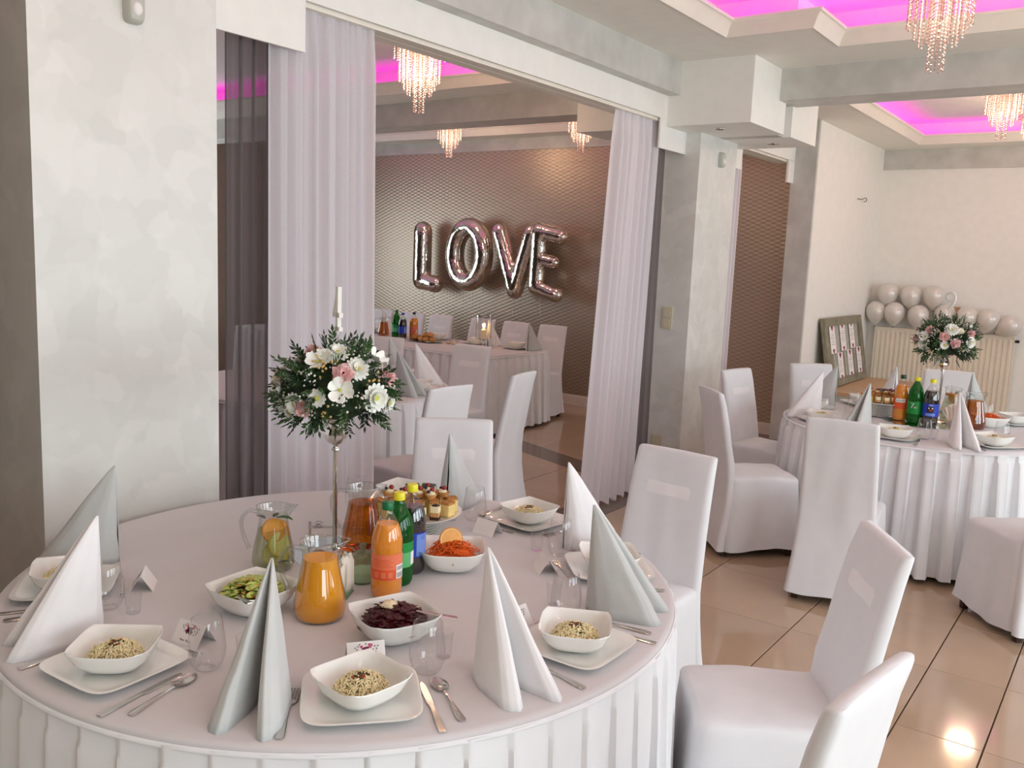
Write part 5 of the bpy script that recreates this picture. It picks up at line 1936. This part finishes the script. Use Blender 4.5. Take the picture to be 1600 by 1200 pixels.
def platter(cx, cy, stack_h, where, r=.155):
    view = Vector((cx, cy, 0)).normalized()
    rt = Vector((view.y, -view.x, 0))
    n = max(3, int(stack_h / .0085))
    side = G().lathe([(0, 0), (.045, 0), (.05, .001), (.072, .0065), (.088, .0085), (.089, .0100), (.086, .0102), (.07, .0080), (.045, .0045), (0, .0045)], 36).mesh('side_plate', 50)
    side.materials.append(M['porcelain'])
    for k in range(n):
        o = obj('side_plate', side, None, loc=(cx, cy, ZT + k * .0085), rz=k)
        ordn = ('lowest', 'second', 'third', 'fourth', 'fifth', 'sixth', 'seventh', 'eighth', 'ninth', 'tenth', 'eleventh')[k]
        pos = 'topmost small plate' if k == n - 1 else 'lowest small plate' if k == 0 else ordn + ' small plate from the bottom'
        tag(o, '%s in the stack under the cakes %s' % (pos, where), 'plate', 'side plates stacked %s' % where)
    zt = ZT + n * .0085 + .004
    o = obj('cake_platter', G().lathe([(0, 0), (.08, 0), (.085, .001), (r * .9, .006), (r, .014), (r * 1.005, .0155), (r * .985, .016), (r * .88, .009), (.08, .005), (0, .005)], 48), M['porcelain'], loc=(cx, cy, zt - .003), smooth=50)
    tag(o, 'round white cake platter raised on plates %s' % where, 'platter', 'cake platters')
    z0 = zt + .004

    def put(pr, u, v, dz, rot, lab):
        p = Vector((cx, cy, 0)) + rt * u + view * v
        pr.place((p.x, p.y, z0 + dz), math.atan2(rt.y, rt.x) + R(rot), lab + ' ' + where, None)
    for u, v, rot, lab in ((.020, -.103, 8, 'front middle chocolate layer cake slice'), (.066, -.085, -14, 'front right chocolate layer cake slice'), (-.030, -.100, 0, 'front left chocolate layer cake slice')):
        put(layer, u, v, .003, rot, lab)
    for u, v, rot, lab in ((.108, -.045, -40, 'cheesecake slice at the right rim of the platter'), (.120, .010, -70, 'cheesecake slice on the right of the platter'), (-.085, -.070, 30, 'cheesecake slice at the front left of the platter'), (-.115, -.020, 55, 'cheesecake slice at the left rim of the platter'), (.060, -.030, 5, 'crumb topped slice right of the middle'), (.014, -.045, -5, 'crumb topped slice in the middle'), (-.035, -.045, 0, 'crumb topped slice left of the middle'), (-.070, -.012, 20, 'crumb topped slice on the inner left'), (.085, .030, 40, 'crumb topped slice on the inner right'), (.03, .025, 15, 'crumb topped slice behind the middle'), (-.025, .025, 15, 'crumb topped slice rear left of the middle')):
        put(cheese, u, v, .002, rot, lab)
    for u, v, rot, lab in ((.052, -.020, 60, 'berry tartlet right of the middle'), (.010, .0, 20, 'berry tartlet in the middle'), (-.040, -.008, -30, 'berry tartlet left of the middle'), (-.085, .010, 10, 'berry tartlet at the left'), (.090, .015, -40, 'berry tartlet at the right'), (.040, .035, 80, 'berry tartlet at the back')):
        put(tart, u, v, .052, rot, lab)
    for u, v, rot, lab in ((-.035, .085, 10, 'seeded cake roll at the back left'), (.02, .09, -5, 'seeded cake roll at the back middle'), (.07, .08, -20, 'seeded cake roll at the back right')):
        put(roll, u, v, .006, rot, lab)
    for u, v, rot, lab in ((-.01, .062, 10, 'seeded cake roll on top at the left'), (.045, .062, -15, 'seeded cake roll on top at the right')):
        put(roll, u, v, .045, rot, lab)


platter(-1.905, 2.135, .075, 'on the near table')
platter(-1.345, 5.98, .085, 'on the right table', .15)

# ---------------------------------------------------------------- right table extras
t = thing('napkin_fan', 'fan of cream paper napkins behind the cola on the right table', 'paper napkins', (-.955, 6.02, ZT + .005), R(10))
rows = []
for k in range(15):
    u = -1 + 2 * k / 14
    rows.append([(.075 * u * (.35 + .65 * h) + .02, .012 * math.sin(k * 2.4) * h, .004 + .12 * h * (1 - .35 * u * u)) for h in (0, .3, .6, .85, 1.0)])
o = obj('napkins', G().loft(rows, False, False, False), M['napkin_paper'], t, smooth=60)
o.modifiers.new('ply', 'SOLIDIFY').thickness = .012
obj('holder', G().box(-.02, .06, -.02, .02, 0, .012), M['steel'], t)

# ---------------------------------------------------------------- head table
t = thing('candle_lantern', 'lit candle in a glass cylinder on the head table', 'candle', (-5.455, 7.08, ZT))
obj('foot', G().lathe([(0, 0), (.055, 0), (.056, .004), (.02, .012), (.010, .03), (.016, .045), (.009, .06), (.02, .072), (.06, .078), (.07, .080), (.07, .086), (0, .086)], 28), M['chrome'], t, smooth=50)
obj('candle', G().lathe([(.026, .086), (.026, .175), (.020, .178), (0, .174)], 20), M['candle_wax'], t, smooth=50)
obj('flame', G().lathe([(.002, .18), (.010, .193), (.008, .208), (.0005, .232)], 12), M['flame'], t, smooth=180)
obj('glass_cylinder', G().lathe([(.080, .086), (.082, .20), (.082, .315), (.079, .315), (.079, .20), (.077, .086)], 32), M['glass'], t, smooth=60)
obj('rim', G().lathe([(.079, .312), (.083, .312), (.083, .320), (.079, .320), (.079, .312)], 32), M['chrome'], t, smooth=40)
d = bpy.data.lights.new('candle_light', 'POINT')
d.energy, d.color, d.shadow_soft_size = .8, (1, .62, .3), .02
lo = bpy.data.objects.new('candle_light', d)
lo.parent, lo.location = t, (0, 0, .21)
COL.objects.link(lo)


def head_setting(x, where, nap, with_nap=True):
    plate.place((x, 7.24, ZT), 0, 'square white dinner plate ' + where)
    bowl.place((x, 7.24, ZT + .007), R(10), 'square white bowl ' + where, 'square white bowls on the head table')
    if with_nap:
        napkins[nap].place((x + .20, 7.16, ZT), R(95), 'standing %s cloth napkin ' % nap + where)
    tumbler.place((x - .16, 7.05, ZT), 0, 'clear stemless tumbler ' + where)


head_setting(-5.16, 'at the right end of the head table', 'grey')
head_setting(-5.66, 'on the head table behind the candle', 'white')
head_setting(-6.20, 'on the head table right of the pastries', 'white', False)
head_setting(-7.15, 'on the head table behind the bottles', 'white')
o = obj('oval_tray', G().loft([squircle(.15, .09, 3, 40, 0), squircle(.19, .12, 3, 40, .014), squircle(.185, .115, 3, 40, .015), squircle(.145, .085, 3, 40, .004)]), M['chrome'], loc=(-6.12, 6.95, ZT), smooth=40)
tag(o, 'oval steel tray of pastries on the head table', 'tray')
bun = thing('round_bun', 'x', 'pastry', group='pastries on the head table tray')
obj('bun_body', G().ball((0, 0, .026), .036, .036, .026, 14, 9), M['pastry'], bun, smooth=180)
obj('glaze', G().ball((0, 0, .036), .028, .028, .019, 12, 8), M['crumb'], bun, smooth=180)
bun = proto(bun)
muf = thing('chocolate_muffin', 'x', 'pastry', group='pastries on the head table tray')
obj('paper_cup', G().lathe([(0, 0), (.024, 0), (.032, .034), (0, .034)], 20), M['chocolate'], muf, smooth=40)
obj('muffin_top', G().ball((0, 0, .036), .035, .035, .022, 14, 8), M['crumb'], muf, smooth=180)
muf = proto(muf)
for u, v, dz, lab in ((-.02, -.04, .006, 'golden bun front middle on the steel tray'), (.05, -.04, .006, 'golden bun front right on the steel tray'), (.11, -.01, .006, 'golden bun at the right end of the steel tray'), (.02, .03, .006, 'golden bun at the back of the steel tray'), (.015, -.01, .050, 'golden bun on top of the steel tray pile'), (.07, .0, .050, 'golden bun on top right of the tray pile')):
    bun.place((-6.12 + u, 6.95 + v, ZT + dz), u * 30, lab)
for u, v, lab in ((-.10, -.04, 'chocolate muffin front left on the steel tray'), (-.13, .03, 'chocolate muffin at the left end of the tray'), (-.06, .04, 'chocolate muffin behind the front left one')):
    muf.place((-6.12 + u, 6.95 + v, ZT + .006), 0, lab)
t = thing('flower_posy', 'low posy of pale flowers on the head table by the curtain', 'flower arrangement', (-6.78, 6.72, ZT))
obj('vase', G().lathe([(0, 0), (.05, 0), (.055, .03), (.045, .05), (0, .05)], 20), M['glass'], t, smooth=50)
rnd = random.Random(5)
for k in range(14):
    a, z = k * 2.4, .05 + .05 * (k % 3)
    kind = ('cream_rose', 'rose', 'cup')[k % 3]
    o = obj({'cream_rose': 'cream_rose', 'rose': 'pink_carnation', 'cup': 'lisianthus'}[kind], FM[kind], None, t, loc=(.055 * math.cos(a), .055 * math.sin(a), z), rot=(rnd.uniform(-.8, .8), rnd.uniform(-.8, .8), 0))
    o.scale = (1.5, 1.5, 1.5)
for k in range(16):
    a = k * 1.1
    obj('leaf_sprig', FM['sprig%d' % (k % 3)], None, t, loc=(.06 * math.cos(a), .06 * math.sin(a), .05), rot=(1.2 * math.sin(a), -1.2 * math.cos(a), a))
for k, x in enumerate((-5.78, -5.86)):
    t = thing('tealight_glass', 'tealight in a small glass %s the candle on the head table' % ('left of' if k == 0 else 'second to the left of'), 'tealight', (x, 7.02, ZT), 0, 'tealights on the head table')
    obj('glass_cup', G().lathe([(0, .001), (.024, 0), (.028, .02), (.032, .05)], 20), M['glass'], t, smooth=60)
    obj('wax', G().lathe([(0, .003), (.022, .003), (.024, .02), (0, .02)], 16), M['candle_wax'], t, smooth=40)
